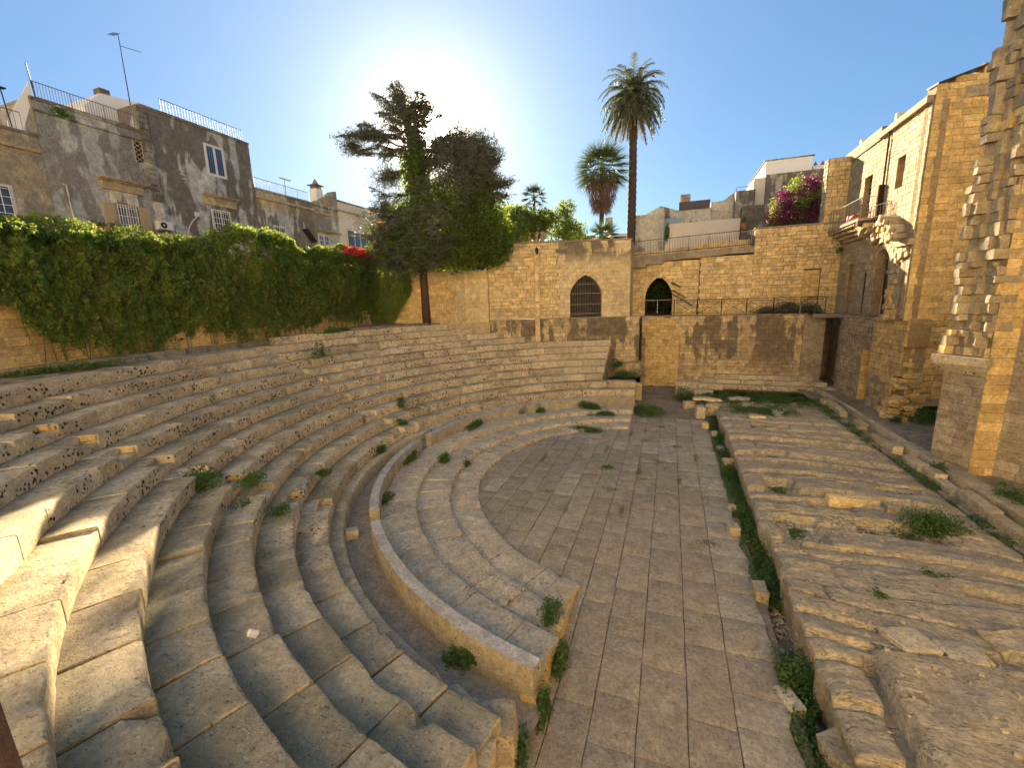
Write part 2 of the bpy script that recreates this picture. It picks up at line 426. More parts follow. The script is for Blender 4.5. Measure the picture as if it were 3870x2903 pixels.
def leaves(name, P, size, mat, parent=None, aspect=0.6, droop=None, bias=None):
    """one four-cornered leaf at each point"""
    P = np.asarray(P, float); n = len(P)
    a = rng.normal(size=(n, 3))
    if droop is not None: a = a * 0.6 + np.asarray(droop)
    a = unit(a)
    b = rng.normal(size=(n, 3))
    if bias is not None:
        nn = unit(np.asarray(bias) + rng.normal(size=(n, 3)) * 0.55)
        b = np.cross(nn, a)
    b = unit(b - (b * a).sum(1, keepdims=True) * a)
    s = (np.asarray(size) * rng.uniform(0.6, 1.3, n))[:, None] if np.isscalar(size) else size[:, None]
    V = np.stack([P - a * s, P - a * s * 0.1 + b * s * aspect, P + a * s, P - a * s * 0.1 - b * s * aspect], 1).reshape(-1, 3)
    F = np.arange(4 * n).reshape(n, 4)
    return np_mesh(name, V, F, mat, parent)

def blades(name, A, D, L, W, mat, parent=None):
    """thin pointed blades: root A, direction D, length L, width W"""
    n = len(A); D = unit(D)
    b = unit(np.cross(D, rng.normal(size=(n, 3))))
    L = np.broadcast_to(L, n)[:, None]; W = np.broadcast_to(W, n)[:, None]
    V = np.stack([A - b * W * .5, A + b * W * .5, A + D * L + b * W * .12, A + D * L - b * W * .12], 1).reshape(-1, 3)
    return np_mesh(name, V, np.arange(4 * n).reshape(n, 4), mat, parent)

def nz(x, y, z=0.0, s=1.0): return noise.noise(Vector((x * s, y * s, z * s)))

# ------------------------------------------------------------------ masonry
def stone_piece(O, U, N, u0, u1, z0, z1, d0, d1, bev, jit):
    """one dressed stone: back at depth d0, face at depth d1 (N points out of the wall)"""
    j = lambda: random.uniform(-jit, jit)
    def P(u, z, d): return O + U * u + N * d + Vector((0, 0, z))
    a = [(u0, z0), (u1, z0), (u1, z1), (u0, z1)]
    a = [(u + j(), z + j()) for u, z in a]
    cu, cz = (u0 + u1) / 2, (z0 + z1) / 2
    ins = lambda u, z, k: (u + (k if u < cu else -k), z + (k if z < cz else -k))
    tilt = [random.uniform(-jit, jit) * .5 for _ in a]
    v = [P(u, z, d0) for u, z in a] + [P(u, z, d1 - bev) for u, z in a] + [P(*ins(u, z, bev), d1 + t) for (u, z), t in zip(a, tilt)]
    f = []
    for r in (0, 4):
        for k in range(4):
            f.append((r + k, r + (k + 1) % 4, r + 4 + (k + 1) % 4, r + 4 + k))
    f.append((8, 9, 10, 11))
    if U.cross(Vector((0, 0, 1))).dot(N) < 0: f = [q[::-1] for q in f]
    return v, f

def masonry(parent, O, U, N, z0, z1, spans, mat, ch=(0.24, 0.32), bl=(0.4, 0.8), gap=0.012, proud=0.03, bev=0.014, jit=0.006,
            thick=0.4, maxn=300, core='mortar', name='stone', seed=0, depth=0.1, corename='wall_core', drop=0.0):
    random.seed(seed + 11)
    O, U, N = Vector(O), Vector(U).normalized(), Vector(N).normalized()
    pieces = []; cm = MB(); z = z0
    while z < z1 - 0.02:
        h = min(random.uniform(*ch), z1 - z)
        if z1 - z - h < ch[0] * .5: h = z1 - z
        for (a, b) in spans(z + h / 2):
            if b - a < 0.03: continue
            cm.obox(O + U * a + Vector((0, 0, z)) - N * thick, U * (b - a), N * thick, Vector((0, 0, h)))
            u = a
            while u < b - 0.01:
                l = random.uniform(*bl)
                if b - u - l < bl[0] * .6: l = b - u
                if random.random() >= drop:
                    d = random.uniform(0.006, proud) + depth * 0
                    v, f = stone_piece(O, U, N, u + gap / 2, u + l - gap / 2, z + gap / 2, z + h - gap / 2, -0.02, d + .012, bev, jit)
                    c = v[8]
                    pieces.append((l * h / max((c - CAM).length_squared, 1), v, f))
                u += l
        z += h
    cm.build(corename, core, parent)
    pieces.sort(key=lambda p: -p[0])
    for _, v, f in pieces[:maxn]:
        m = MB(); m.add(v, f); m.build(name, mat, parent)
    if len(pieces) > maxn:
        m = MB()
        for _, v, f in pieces[maxn:]: m.add(v, f)
        tag(m.build('small_' + name + 's', mat, parent), kind='stuff')
    return len(pieces)

def minus(base, cuts):
    """interval difference"""
    out = [base]
    for c, d in cuts:
        nx = []
        for a, b in out:
            if d <= a or c >= b: nx.append((a, b)); continue
            if c > a: nx.append((a, c))
            if d < b: nx.append((d, b))
        out = nx
    return out

def rough_block(mb, c, s, rz=0.0, tilt=(0, 0), seg=3, amp=0.03, bev=0.12):
    """weathered squared block: subdivided rounded box with noise"""
    c = Vector(c); R = Matrix.Rotation(rz, 3, 'Z') @ Matrix.Rotation(tilt[0], 3, 'X') @ Matrix.Rotation(tilt[1], 3, 'Y')
    n = seg + 2
    t = [-1, -0.86] + [-.86 + 1.72 * i / seg for i in range(1, seg)] + [0.86, 1]
    idx = {}; v = []; f = []
    sd = random.uniform(0, 100)
    def vert(x, y, z):
        k = (round(x, 4), round(y, 4), round(z, 4))
        if k in idx: return idx[k]
        p = Vector((x, y, z))
        m = sum(abs(q) > .99 for q in p)
        q = Vector((x * (1 - bev * .25 * (m >= 2)), y * (1 - bev * .25 * (m >= 2)), z * (1 - bev * .25 * (m >= 2))))
        w = Vector((q.x * s[0] / 2, q.y * s[1] / 2, q.z * s[2] / 2))
        nv = noise.noise_vector(w * 2.2 + Vector((sd, 0, 0))) * amp * 2 + noise.noise_vector(w * 7 + Vector((sd, 3, 0))) * amp * .6
        v.append(c + R @ (w + nv)); idx[k] = len(v) - 1
        return idx[k]
    for ax in range(3):
        for sg in (-1, 1):
            for i in range(len(t) - 1):
                for j in range(len(t) - 1):
                    q = []
                    for a, b in ((i, j), (i + 1, j), (i + 1, j + 1), (i, j + 1)):
                        co = [0, 0, 0]; co[ax] = sg; co[(ax + 1) % 3] = t[a]; co[(ax + 2) % 3] = t[b]
                        q.append(vert(*co))
                    f.append(tuple(q if sg > 0 else q[::-1]))
    mb.add(v, f)
    return mb

# ------------------------------------------------------------------ big ground sheets
gb = MB(); gb.box(-400, 400, -300, 500, -3.2, -3.0)
tag(gb.build("ground", "soil"), kind='structure')
for k, (x0, x1, y0, y1) in enumerate([(-400, -20.6, -300, 500), (-20.6, 400, 21.5, 500), (16.5, 400, -300, 21.5), (-20.6, 16.5, -300, -24)]):
    m = MB(); m.box(x0, x1, y0, y1, 1.0, 4.6 + 0.002 * k)
    tag(m.build("ground", "soil"), kind='structure')

# ------------------------------------------------------------------ seating: curved rows of stone blocks
def arc_block(mb, r0, r1, z0, z1, a0, a1, b=0.04, amp=0.010, notch=0.0, sd=0.0, tilt=0.0, chip=0.0, seg=0.16, gap=0.008):
    """block between radii r0 (front) and r1, angle a measured from -X towards +Y"""
    g = gap / r0
    a0 += g; a1 -= g
    L = (a1 - a0) * r0
    if L < 0.03: return
    n = max(2, int(L / seg))
    st = [a0, a0 + b * .35 / r0] + [a0 + (a1 - a0) * i / n for i in range(1, n)] + [a1 - b * .35 / r0, a1]
    if notch:
        fr = [(r0, z0), (r0, z1 - notch - b * .6), (r0 + b * .5, z1 - notch), (r0 + .2, z1 - notch), (r0 + .36, z1 - notch - .01), (r0 + .37, z1 - .03), (r0 + .40, z1), (r1, z1 - .01), (r1, z0)]
    else:
        fr = [(r0 + .005, z0), (r0, (z0 + z1) / 2), (r0 + b * .12, z1 - b), (r0 + b * .38, z1 - b * .38), (r0 + b, z1), (r0 + (r1 - r0) * .35, z1 + .004), (r0 + (r1 - r0) * .68, z1 - .004), (r1, z1 - .012), (r1, z0)]
    v = []; m = len(fr)
    c0 = random.random()
    for i, a in enumerate(st):
        end = i in (0, len(st) - 1)
        e = b * .55 if end else 0
        for j, (r, z) in enumerate(fr):
            zz = z - (e if (z > z0 + .02) else 0) * (1 if j > 1 else .2)
            rr = r + (e * .6 if j <= 4 else 0)
            if z > z0 + .02:
                zz += tilt * (a - (a0 + a1) / 2) * r0
                if chip and j in (2, 3, 4):
                    q = max(0, noise.noise(Vector((a * r0 * 2.4, sd, 5))) - .12) * chip
                    rr += q; zz -= q * .8
            x, y = -rr * math.cos(a), rr * math.sin(a)
            nv = noise.noise_vector(Vector((x * 1.6 + sd, y * 1.6, zz * 1.6))) * amp * 1.6 + noise.noise_vector(Vector((x * 6 + sd, y * 6, zz * 6))) * amp
            if z <= z0 + .02: nv = Vector((0, 0, 0))
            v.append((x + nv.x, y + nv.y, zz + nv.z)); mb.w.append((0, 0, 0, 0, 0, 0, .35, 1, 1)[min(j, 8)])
    f = []
    for i in range(len(st) - 1):
        for j in range(m - 1):
            f.append((i * m + j, i * m + j + 1, (i + 1) * m + j + 1, (i + 1) * m + j))
    f.append(tuple(range(m))[::-1]); f.append(tuple((len(st) - 1) * m + j for j in range(m)))
    mb.add(v, f)

ROWR = lambda n: 11.06 + 0.725 * (n - 1)
ROWZ = lambda n: 1.16 + 0.362 * (n - 1)
WALLY = lambda x: 17.06 + 0.33 * x          # the oblique wall at the far left
ORD = ['', 'first', 'second', 'third', 'fourth', 'fifth', 'sixth', 'seventh', 'eighth', 'ninth', 'tenth', 'eleventh', 'twelfth']
STAIR = [-37.0, -0.8, 39.5]

def a_limits(r, n):
    lo = -math.acos(2.0 / r)
    xe = 1.9 if n <= 2 else 4.0
    hi = math.acos(xe / r)
    while r * math.sin(hi) > WALLY(-r * math.cos(hi)) - 0.1 and hi > 0: hi -= 0.003
    return lo, hi

for n in range(1, 13):
    r0 = ROWR(n); r1 = ROWR(n + 1) + 0.06; z1 = ROWZ(n); z0 = z1 - 0.44
    lo, hi = a_limits(r0, n)
    if n == 12: lo = R_(3.0)
    row = thing("seating_row", (-r0, 0, z0), f"{ORD[n]} curved row of worn limestone seats counted up from the narrow ledge behind the parapet"
                + ("" if n == 12 else ""), "stone seats", "curved seating rows of the theatre")
    cuts = [lo]
    for s in STAIR:
        h = 0.36 / r0
        cuts += [R_(s) - h, R_(s) + h]
    cuts = [c for c in cuts if lo <= c <= hi] + [hi]
    for k in range(len(cuts) - 1):
        a, bb = cuts[k], cuts[k + 1]
        isst = any(abs((a + bb) / 2 - R_(s)) < 0.02 and bb - a < 1.2 / r0 for s in STAIR)
        if isst:
            mb = MB(); arc_block(mb, r0, r1, z0, z1, a, bb, b=0.05, notch=0.18, sd=n * 3.1)
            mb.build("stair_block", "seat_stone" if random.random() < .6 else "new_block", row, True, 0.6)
            if a < -0.3 and random.random() < .62:
                # freshly broken yellow face of the cut step
                mb = MB(); aa = bb - 0.02 / r0
                rough_block(mb, (-(r0 + .18) * math.cos(aa), (r0 + .18) * math.sin(aa), z1 - .075), (random.uniform(.2, .34), .04, random.uniform(.08, .14)), -aa + random.uniform(-.15, .15), seg=2, amp=.02)
                mb.build("cut_face", "fresh_cut", row, True)
            continue
        while a < bb - 1e-4:
            near = -r0 * math.cos(a)
            d = (Vector((-r0 * math.cos(a), r0 * math.sin(a), z1)) - CAM).length
            L = random.uniform(0.75, 1.35) if d < 13 else random.uniform(0.9, 2.1)
            e = a + L / r0
            if bb - e < 0.5 / r0: e = bb
            worn = d < 9
            far = R_(30) < a and e > hi - 0.25 and n > 2
            mat = "new_block" if far else ("seat_stone_near" if d < 10.5 else "seat_stone")
            if n == 11 and R_(-14) < a < R_(2): mat = "new_block"
            mb = MB()
            r1 = 19.75 if (n >= 11 and (n == 12 or e < R_(4))) else ROWR(n + 1) + .06
            dz = random.uniform(-.010, .008) - (random.random() < .04) * .04
            arc_block(mb, r0 + random.uniform(-.008, .010), r1, z0, z1 + dz, a, e,
                      b=random.uniform(.02, .05) if worn else (.015 if far else random.uniform(.02, .04)),
                      amp=.004 if far else (.010 if worn else .008), sd=random.uniform(0, 50),
                      tilt=random.uniform(-.015, .015), chip=0 if far else random.choice((0, .1, .2, .4)) * (1.0 if worn else .8),
                      seg=0.10 if worn else 0.22, gap=.020 if worn else .012)
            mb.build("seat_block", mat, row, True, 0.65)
            a = e

# stepped earth and rubble core under the seats
mb = MB(); na = 90; prof = []
prof.append((10.75, -0.2)); prof.append((10.75, 0.6)); prof.append((11.12, 0.6))
for n in range(1, 12):
    prof += [(ROWR(n) + .10, ROWZ(n) - .66), (ROWR(n) + .10, ROWZ(n) - .30), (ROWR(n + 1) + .10, ROWZ(n) - .30)]
prof += [(19.3, ROWZ(11) - .30), (19.32, ROWZ(11) - .12), (21.8, ROWZ(11) - .10), (21.8, -0.3)]
v = []; f = []; m = len(prof)
for i in range(na + 1):
    t = -1 + 2 * i / na
    for r, z in prof:
        xe = 2.02 if r < 12.6 else (2.05 if t < 0 else 4.03)
        a = t * math.acos(xe / r)
        x, y = -r * math.cos(a), r * math.sin(a)
        y = min(y, WALLY(x) + .2)
        v.append((x, y, z))
for i in range(na):
    for j in range(m - 1): f.append((i * m + j, i * m + j + 1, (i + 1) * m + j + 1, (i + 1) * m + j))
mb.add(v, f)
tag(mb.build("seating_core", "soil"), kind='structure')
# end faces of the cavea (retaining walls along the passages)
core_n = [p for p in prof]
for sgn, xe in ((-1, -2.08), (1, -4.06)):
    mb = MB(); poly = []
    for r, z in core_n:
        if r > abs(xe) + 1:
            y = sgn * math.sqrt(r * r - xe * xe)
            if sgn > 0: y = min(y, WALLY(xe) + .2)
            poly.append((xe, y, z))
    mb.prism(poly, (-0.3, 0, 0))
    w = thing("end_wall", (xe, poly[0][1], 0), "rough stone end of the seating " + ("beside the camera" if sgn < 0 else "facing the far side passage"), "wall")
    mb.build("wall_core", "grey_wall", w, fix=True)

# footrest ledge
led = thing("footrest_ledge", (-10.7, 0, .4), "low narrow ledge in front of the first seating row, behind the parapet aisle", "stone ledge")
lo, hi = -math.acos(1.95 / 10.7), math.acos(1.95 / 10.7); a = lo
while a < hi - 1e-4:
    e = a + random.uniform(1.0, 2.0) / 10.7
    if hi - e < .06: e = hi
    mb = MB(); arc_block(mb, 10.71, 11.12, .30, .78 + random.uniform(-.02, .01), a, e, b=.05, amp=.012, sd=random.uniform(0, 50), chip=.3, seg=.15)
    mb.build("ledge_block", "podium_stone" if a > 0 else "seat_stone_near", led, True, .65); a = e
mb = MB(); n = 70; v = []; f = []
for i in range(n + 1):
    a = -1.40 + 2.80 * i / n
    for j, r in enumerate((10.02, 10.2, 10.4, 10.6, 10.76)):
        v.append((-r * math.cos(a), r * math.sin(a), .37 + nz(r * 2, a * 14) * .02 - .05 * max(0, (-a - 1.1) * 3)))
for i in range(n):
    for j in range(4): f.append((i * 5 + j, i * 5 + j + 1, (i + 1) * 5 + j + 1, (i + 1) * 5 + j))
mb.add(v, f); tag(mb.build("aisle", "paving_stone", None, True), kind='structure')

# podium: three low wide steps round the orchestra
PST = [(6.70, 7.70, -0.05, .115), (7.66, 8.77, .06, .275), (8.73, 9.86, .20, .46)]
for k, (r0, r1, z0, z1) in enumerate(PST):
    t = thing("podium_step", (-r0, 0, 0), ["lowest wide curved step edging the orchestra floor", "middle of the three wide curved steps round the orchestra",
              "highest wide curved step, directly inside the marble parapet"][k], "stone step", "three wide podium steps")
    lo, hi = -math.acos(1.80 / r0), math.acos(1.85 / r0); a = lo
    while a < hi - 1e-4:
        e = a + random.uniform(.75, 1.35) / r0
        if hi - e < .07: e = hi
        mb = MB(); broken = a < R_(-52) and k == 1
        arc_block(mb, r0 + random.uniform(-.01, .01) + (random.uniform(0, .12) if broken else 0), r1, z0, z1 + random.uniform(-.012, .012) - (random.random() < .3 and broken) * .08, a, e,
                  b=random.uniform(.02, .045), amp=.010, sd=random.uniform(0, 50), chip=random.choice((0, .2, .4)), seg=.16, gap=.020 if broken else .012)
        mb.build("step_slab", "podium_stone", t, True, .6); a = e
    # sides of the podium where it is cut off straight
par = thing("marble_parapet", (-10, 0, .35), "low curved parapet with rough whitish marble top between podium and seats", "parapet")
for a0, a1 in ((-79.2, -42.8), (-38.8, -3.0), (1.6, 38.2), (41.2, 79.2)):
    a = R_(a0); e1 = R_(a1); k = max(1, round((a1 - a0) / 14)); 
    for i in range(k):
        s0 = a + (e1 - a) * i / k; s1 = a + (e1 - a) * (i + 1) / k
        mb = MB()
        n = 14; v = []; f = []
        fr = [(10.06, .28), (10.06, .93), (10.045, .96), (9.80, .965), (9.785, .94), (9.785, .40)]
        for j in range(n + 1):
            t = s0 + (s1 - s0) * j / n
            if j == 0: t += .0004
            if j == n: t -= .0004
            for r, z in fr:
                q = noise.noise_vector(Vector((r * math.cos(t) * 3, r * math.sin(t) * 3, z * 3 + 9))) * .010
                v.append((-r * math.cos(t) + q.x, r * math.sin(t) + q.y, z + q.z - (.32 if a0 < -70 and r > 10.05 and z < .3 else 0)))
        for j in range(n):
            for m_ in range(5): f.append((j * 6 + m_, (j + 1) * 6 + m_, (j + 1) * 6 + m_ + 1, j * 6 + m_ + 1))
        f.append(tuple(range(6))); f.append(tuple(n * 6 + q for q in range(6))[::-1])
        mb.add(v, f); mb.build("parapet_slab", "marble", par, True, .6)
for sgn in (-1, 1):   # straight cut end of the podium
    mb = MB()
    ys = [6.45, 7.45, 7.45, 8.53, 8.53, 9.62, 9.62, 9.88, 9.88]
    poly = [(-1.86, sgn * 6.45, -.05), (-1.86, sgn * 6.45, .10), (-1.86, sgn * 7.44, .10), (-1.86, sgn * 7.44, .26), (-1.86, sgn * 8.53, .26), (-1.86, sgn * 8.53, .45), (-1.86, sgn * 9.88, .45), (-1.86, sgn * 9.88, -.05)]
    mb.prism(poly, (-.25, 0, 0))
    w = thing("podium_end", (-1.86, sgn * 8, 0), "straight yellowish cut end of the podium steps, " + ("near side" if sgn < 0 else "far side"), "stone face")
    mb.build("face", "fresh_cut" if sgn < 0 else "wall_stone", w, fix=True)

# ------------------------------------------------------------------ orchestra and stage paving
mb = MB(); mb.box(-7.2, 2.1, -18, 16.8, -.4, -.055)
tag(mb.build("orchestra_bed", "soil"), kind='structure')
pav = tag(bpy.data.objects.new("pavement", None), "worn stone pavement of orchestra and stage", kind='structure'); COL.objects.link(pav)
sx = [-6.75, -6.2, -5.62, -4.98, -4.35, -3.7, -3.02, -2.35, -1.68, -1.05, -.34, .41, 1.13, 1.98]
def pav_slab(x0, x1, y0, y1, mat, dz=0.0, ragged=False):
    g = .004; nx = 4; ny = max(3, int((y1 - y0) / .3)); dz += random.uniform(-.012, .008)
    tx, ty = random.uniform(-.008, .008), random.uniform(-.006, .006)
    xs = [x0 + .007, x0 + .018] + [x0 + (x1 - x0) * i / nx for i in range(1, nx)] + [x1 - .018, x1 - .007]
    ys = [y0 + g, y0 + g + .02] + [y0 + (y1 - y0) * i / ny for i in range(1, ny)] + [y1 - g - .02, y1 - g]
    v = []; f = []; W = len(xs)
    for j, y in enumerate(ys):
        for i, x in enumerate(xs):
            edge = (i in (0, W - 1)) or (j in (0, len(ys) - 1))
            xx = x + (nz(x * 2, y * 3, 7) * .02) * (i in (0, W - 1))
            if ragged and i >= W - 2: xx += nz(y * 1.3, 3) * .14 + nz(y * 5, 8) * .05 - .02
            z = dz + tx * (x - x0) + ty * (y - y0) + nz(x, y, 0, 1.4) * .012 + nz(x, y, 4, 5) * .005 - (.006 + .016 * max(0, nz(x, y, 9, 3)) if edge else 0)
            v.append((xx, y + nz(x * 3, y * 2, 2) * .015 * (j in (0, len(ys) - 1)), z))
    for j in range(len(ys) - 1):
        for i in range(W - 1): f.append((j * W + i, j * W + i + 1, (j + 1) * W + i + 1, (j + 1) * W + i))
    n0 = len(v)
    ring = [i for i in range(W)] + [j * W + W - 1 for j in range(1, len(ys))] + [(len(ys) - 1) * W + i for i in range(W - 2, -1, -1)] + [j * W for j in range(len(ys) - 2, 0, -1)]
    for q in ring: v.append((v[q][0], v[q][1], -.30))
    for k in range(len(ring)):
        f.append((ring[k], n0 + k, n0 + (k + 1) % len(ring), ring[(k + 1) % len(ring)]))
    mb = MB(); mb.add(v, f); mb.build("paving_slab", mat, pav, True, .5)
for k in range(len(sx) - 1):
    x0, x1 = sx[k], sx[k + 1]; xm = max(abs(x0), abs(x1)) if x1 < -1.9 else 0
    stage = x1 > -1.9
    if stage: ylo, yhi = (-15.0, 9.1)
    else:
        q = math.sqrt(max(0, 6.78 ** 2 - min(abs(x0), abs(x1)) ** 2)); ylo, yhi = -q, q
    y = ylo + random.uniform(0, .2)
    if stage and x1 < -1.4: ylo = -15
    while y < yhi - .15:
        l = random.uniform(.75, 1.9) if not stage else random.uniform(.8, 1.7)
        if k == 12: l = random.uniform(.5, 1.3)
        if yhi - y - l < .4: l = yhi - y
        pale = (y > -.5 and x0 > -.6) or (y > 3) or k == 12 or (x0 < -3 and random.random() < .3)
        dz = 0
        if -.4 < x0 < 1.1 and y > -.65 and y + l < 1.2: dz = -.06
        pav_slab(x0, x1, y, y + l, "paving_pale" if pale and random.random() < .75 else "paving_stone", dz, k == 12)
        y += l

# earth floor of the far passage up to the blind arch
def height_sheet(name, xs, ys, fz, mat, kind='structure', label=None, cat=None, smooth=True, parent=None):
    X, Y = np.meshgrid(xs, ys); Z = np.array([[fz(x, y) for x in xs] for y in ys])
    V = np.stack([X, Y, Z], -1).reshape(-1, 3); W = len(xs)
    I = np.arange(len(ys) * W).reshape(len(ys), W)
    F = np.stack([I[:-1, :-1], I[:-1, 1:], I[1:, 1:], I[1:, :-1]], -1).reshape(-1, 4)
    o = np_mesh(name, V, F, mat, parent, smooth)
    return tag(o, label, cat, kind=kind)
height_sheet("passage_ground", np.linspace(-4.4, 2.4, 60), np.linspace(8.9, 17.7, 80),
             lambda x, y: -.02 + .015 * (y - 8.9) + nz(x, y, 0, 1.2) * .05 + nz(x, y, 2, 4) * .025 + (.05 if 10.9 < y < 11.2 else 0) + max(0, -x - 2.2) * .25, "soil")

# trench between the stage and the rock-cut platform
height_sheet("trench_ground", np.linspace(1.7, 3.2, 16), np.linspace(-14, 12.5, 160), lambda x, y: -.30 + nz(x, y, 0, 1.3) * .07 + nz(x, y, 3, 4) * .03, "soil")
# east ground and far east terrace of stone
height_sheet("east_ground", np.linspace(7.7, 16.6, 80), np.linspace(-14, 17.4, 180),
             lambda x, y: .56 + .012 * max(0, x - 9) + nz(x, y * .5, 0, 1.0) * .05 + nz(x, y, 5, 3.2) * .035 + abs(nz(x * .7, y * 2, 7, 1.5)) * .05 - (.14 if 8.22 < x < 8.62 else 0), "gravel_ground")

# rock-cut platform with long grooves running across
random.seed(31)
gy = [-14.2]; 
while gy[-1] < 9.4: gy.append(gy[-1] + random.uniform(.35, .95))
goff = [random.uniform(-.09, .09) for _ in gy]; gw = [random.uniform(.02, .055) for _ in gy]; gd = [random.uniform(.14, .32) for _ in gy]; gs = [-random.uniform(-.04, .26) for _ in gy]
PITS = [(2.95, 3.85, -.95, .05, .30), (3.95, 5.0, -1.75, -1.05, .22), (2.75, 3.8, -3.95, -2.55, .20), (4.6, 6.5, -3.0, -2.15, .24), (3.1, 4.3, 2.3, 2.85, .2), (6.0, 7.1, -.3, .2, .16), (4.9, 6.3, 3.7, 4.05, .15), (5.6, 6.9, -5.3, -4.9, .16), (3.6, 5.2, 6.2, 6.7, .18)]
def rock_z(x, y):
    yy = y + nz(x, y, 0, .3) * .40 + nz(x, y, 9, 1.6) * .06 + .05 * (x - 4.5)
    xs_, k = 0, 0
    for i in range(len(gy) - 1):
        if gy[i] <= yy < gy[i + 1]: k = i; break
    else: k = len(gy) - 1
    L = (gy[k + 1] - gy[k]) if k + 1 < len(gy) else 1.0
    t = yy - gy[k]
    z = .60 + goff[k] + gs[k] * (t - L / 2)
    fade = min(1, max(0, .60 + nz(x, gy[k] * 3, 2, .45) * 1.5))
    e = min(t, L - t)
    wv = gw[k] * 1.3
    if e < wv: z -= gd[k] * fade * (1 - (e / wv)) ** .6
    jx = (x + gy[k] * 1.7 + nz(gy[k], 3) * 1.5) % 1.9
    if k % 3 != 1 and min(jx, 1.9 - jx) < .035: z -= .07 * fade
    z += nz(x, y, 0, 2.3) * .035 + nz(x, y, 6, 7) * .014 + nz(x * .3, y * 2, 6, 1.2) * .022 + abs(nz(x * .25, y * 2.4, 16, 2.4)) * .020
    if y > 8.2:
        f = min(1, (y - 8.2) / 1.6); z = z * (1 - f) + (.48 + nz(x, y, 3, 1.2) * .09 + nz(x, y, 5, 5) * .03) * f
    # raised slab with ditch close to the camera
    if y < -7.0:
        ex = x - 3.25 - .18 * (y + 8.5) * .4 + nz(x, y, 8, 1.2) * .08; ey = y + 8.6 + .13 * (x - 3.3) * -1 + nz(x, y, 3, .9) * .12
        if ex > 0 and -1.0 < ey < 1.15:
            z = .80 + nz(x, y, 0, 1.7) * .05 + nz(x, y, 4, 7) * .015
            z -= .10 * max(0, 1 - min(ex, 1.15 - ey, ey + 1.0) / .12)
        elif -.22 < ex <= 0 and ey < 1.0: z = .36
        elif ey < -1.0 and ey > -1.38 and x > 3.0: z = .22 + nz(x, y, 3, 3) * .04
        elif ey <= -1.38: z = .66 + nz(x, y, 4, 2) * .06
    for (a, b, c, d, h) in PITS:
        ax = min(x - a, b - x) + nz(x, y, 2, 2.5) * .12; ay = min(y - c, d - y) + nz(x, y, 5, 2.5) * .10
        m = min(ax, ay)
        if m > 0: z -= h * min(1, m / .06)
    ex = x - 2.42 - nz(y, 3, 0, .8) * .14 - nz(y, 7, 0, 2.7) * .06
    if ex < .30: z -= .10 * (1 - max(0, ex) / .30) ** 2
    if x > 7.2: z = z * (1 - min(1, (x - 7.2) / .5)) + .52 * min(1, (x - 7.2) / .5)
    return z
xs = np.concatenate([np.linspace(2.42, 2.8, 10), np.linspace(2.84, 8.12, 112)])
ys = np.concatenate([np.linspace(-13.5, -2, 330), np.linspace(-1.97, 12.6, 300)])
Z = np.zeros((len(ys), len(xs))); X = np.zeros_like(Z); Y = np.zeros_like(Z)
for j, y in enumerate(ys):
    ox = nz(y, 3, 0, .8) * .14 + nz(y, 7, 0, 2.7) * .06
    for i, x in enumerate(xs):
        xx = x + ox * max(0, 1 - (x - 2.42) / .8)
        X[j, i] = xx; Y[j, i] = y; Z[j, i] = rock_z(xx, y)
# fold the front edge down as a cliff
lev = [.86, .6, .3, .0]
cx = np.zeros((len(ys), 4)); cz = np.zeros_like(cx)
for j, y in enumerate(ys):
    for k in range(4):
        q = lev[k]
        cx[j, k] = X[j, 0] - .05 * (1 - q) * 0 + .10 * (1 - q) + nz(y, q * 2, 3, 1.7) * .07 + nz(y, q * 3, 8, 5) * .03
        cz[j, k] = -.42 + (Z[j, 0] + .42) * q
X = np.concatenate([cx[:, ::-1], X], 1); Z = np.concatenate([cz[:, ::-1], Z], 1); Y = np.concatenate([np.repeat(ys[:, None], 4, 1), Y], 1)
I = np.arange(X.size).reshape(X.shape)
F = np.stack([I[:-1, :-1], I[:-1, 1:], I[1:, 1:], I[1:, :-1]], -1).reshape(-1, 4)
rock = np_mesh("rock_platform", np.stack([X, Y, Z], -1).reshape(-1, 3), F, "bedrock", None, True)
tag(rock, kind='structure')

# ------------------------------------------------------------------ kerbs, channel, loose blocks
kb = thing("channel_kerb", (8.1, -2, .4), "line of low weathered kerb stones beside the drainage channel at right", "kerb")
random.seed(5); y = -13.0
while y < 13.6:
    l = random.uniform(.7, 1.5)
    if random.random() < (.9 if y < 2.8 else .72):
        mb = MB(); rough_block(mb, (8.10 + random.uniform(-.05, .05), y + l / 2, .62 + random.uniform(-.05, .06)), (.32, l - .04, .36), random.uniform(-.03, .03), seg=3, amp=.018)
        mb.build("kerb_stone", "seat_stone_near", kb, True, .7)
    y += l
ks = thing("channel_side", (8.66, 2, .4), "long straight smooth grey slab edge on the far side of the drainage channel", "kerb")
y = -13.0
while y < 14.8:
    l = random.uniform(1.0, 1.9); mb = MB()
    rough_block(mb, (8.74 + random.uniform(-.01, .01), y + l / 2, .60 + (.05 if y < 2 else 0)), (.17 if y > 4 else .5, l - .015, .40), 0, seg=4, amp=.008)
    mb.build("edge_slab", "new_block" if y > 3 else "seat_stone_near", ks, True, .7); y += l

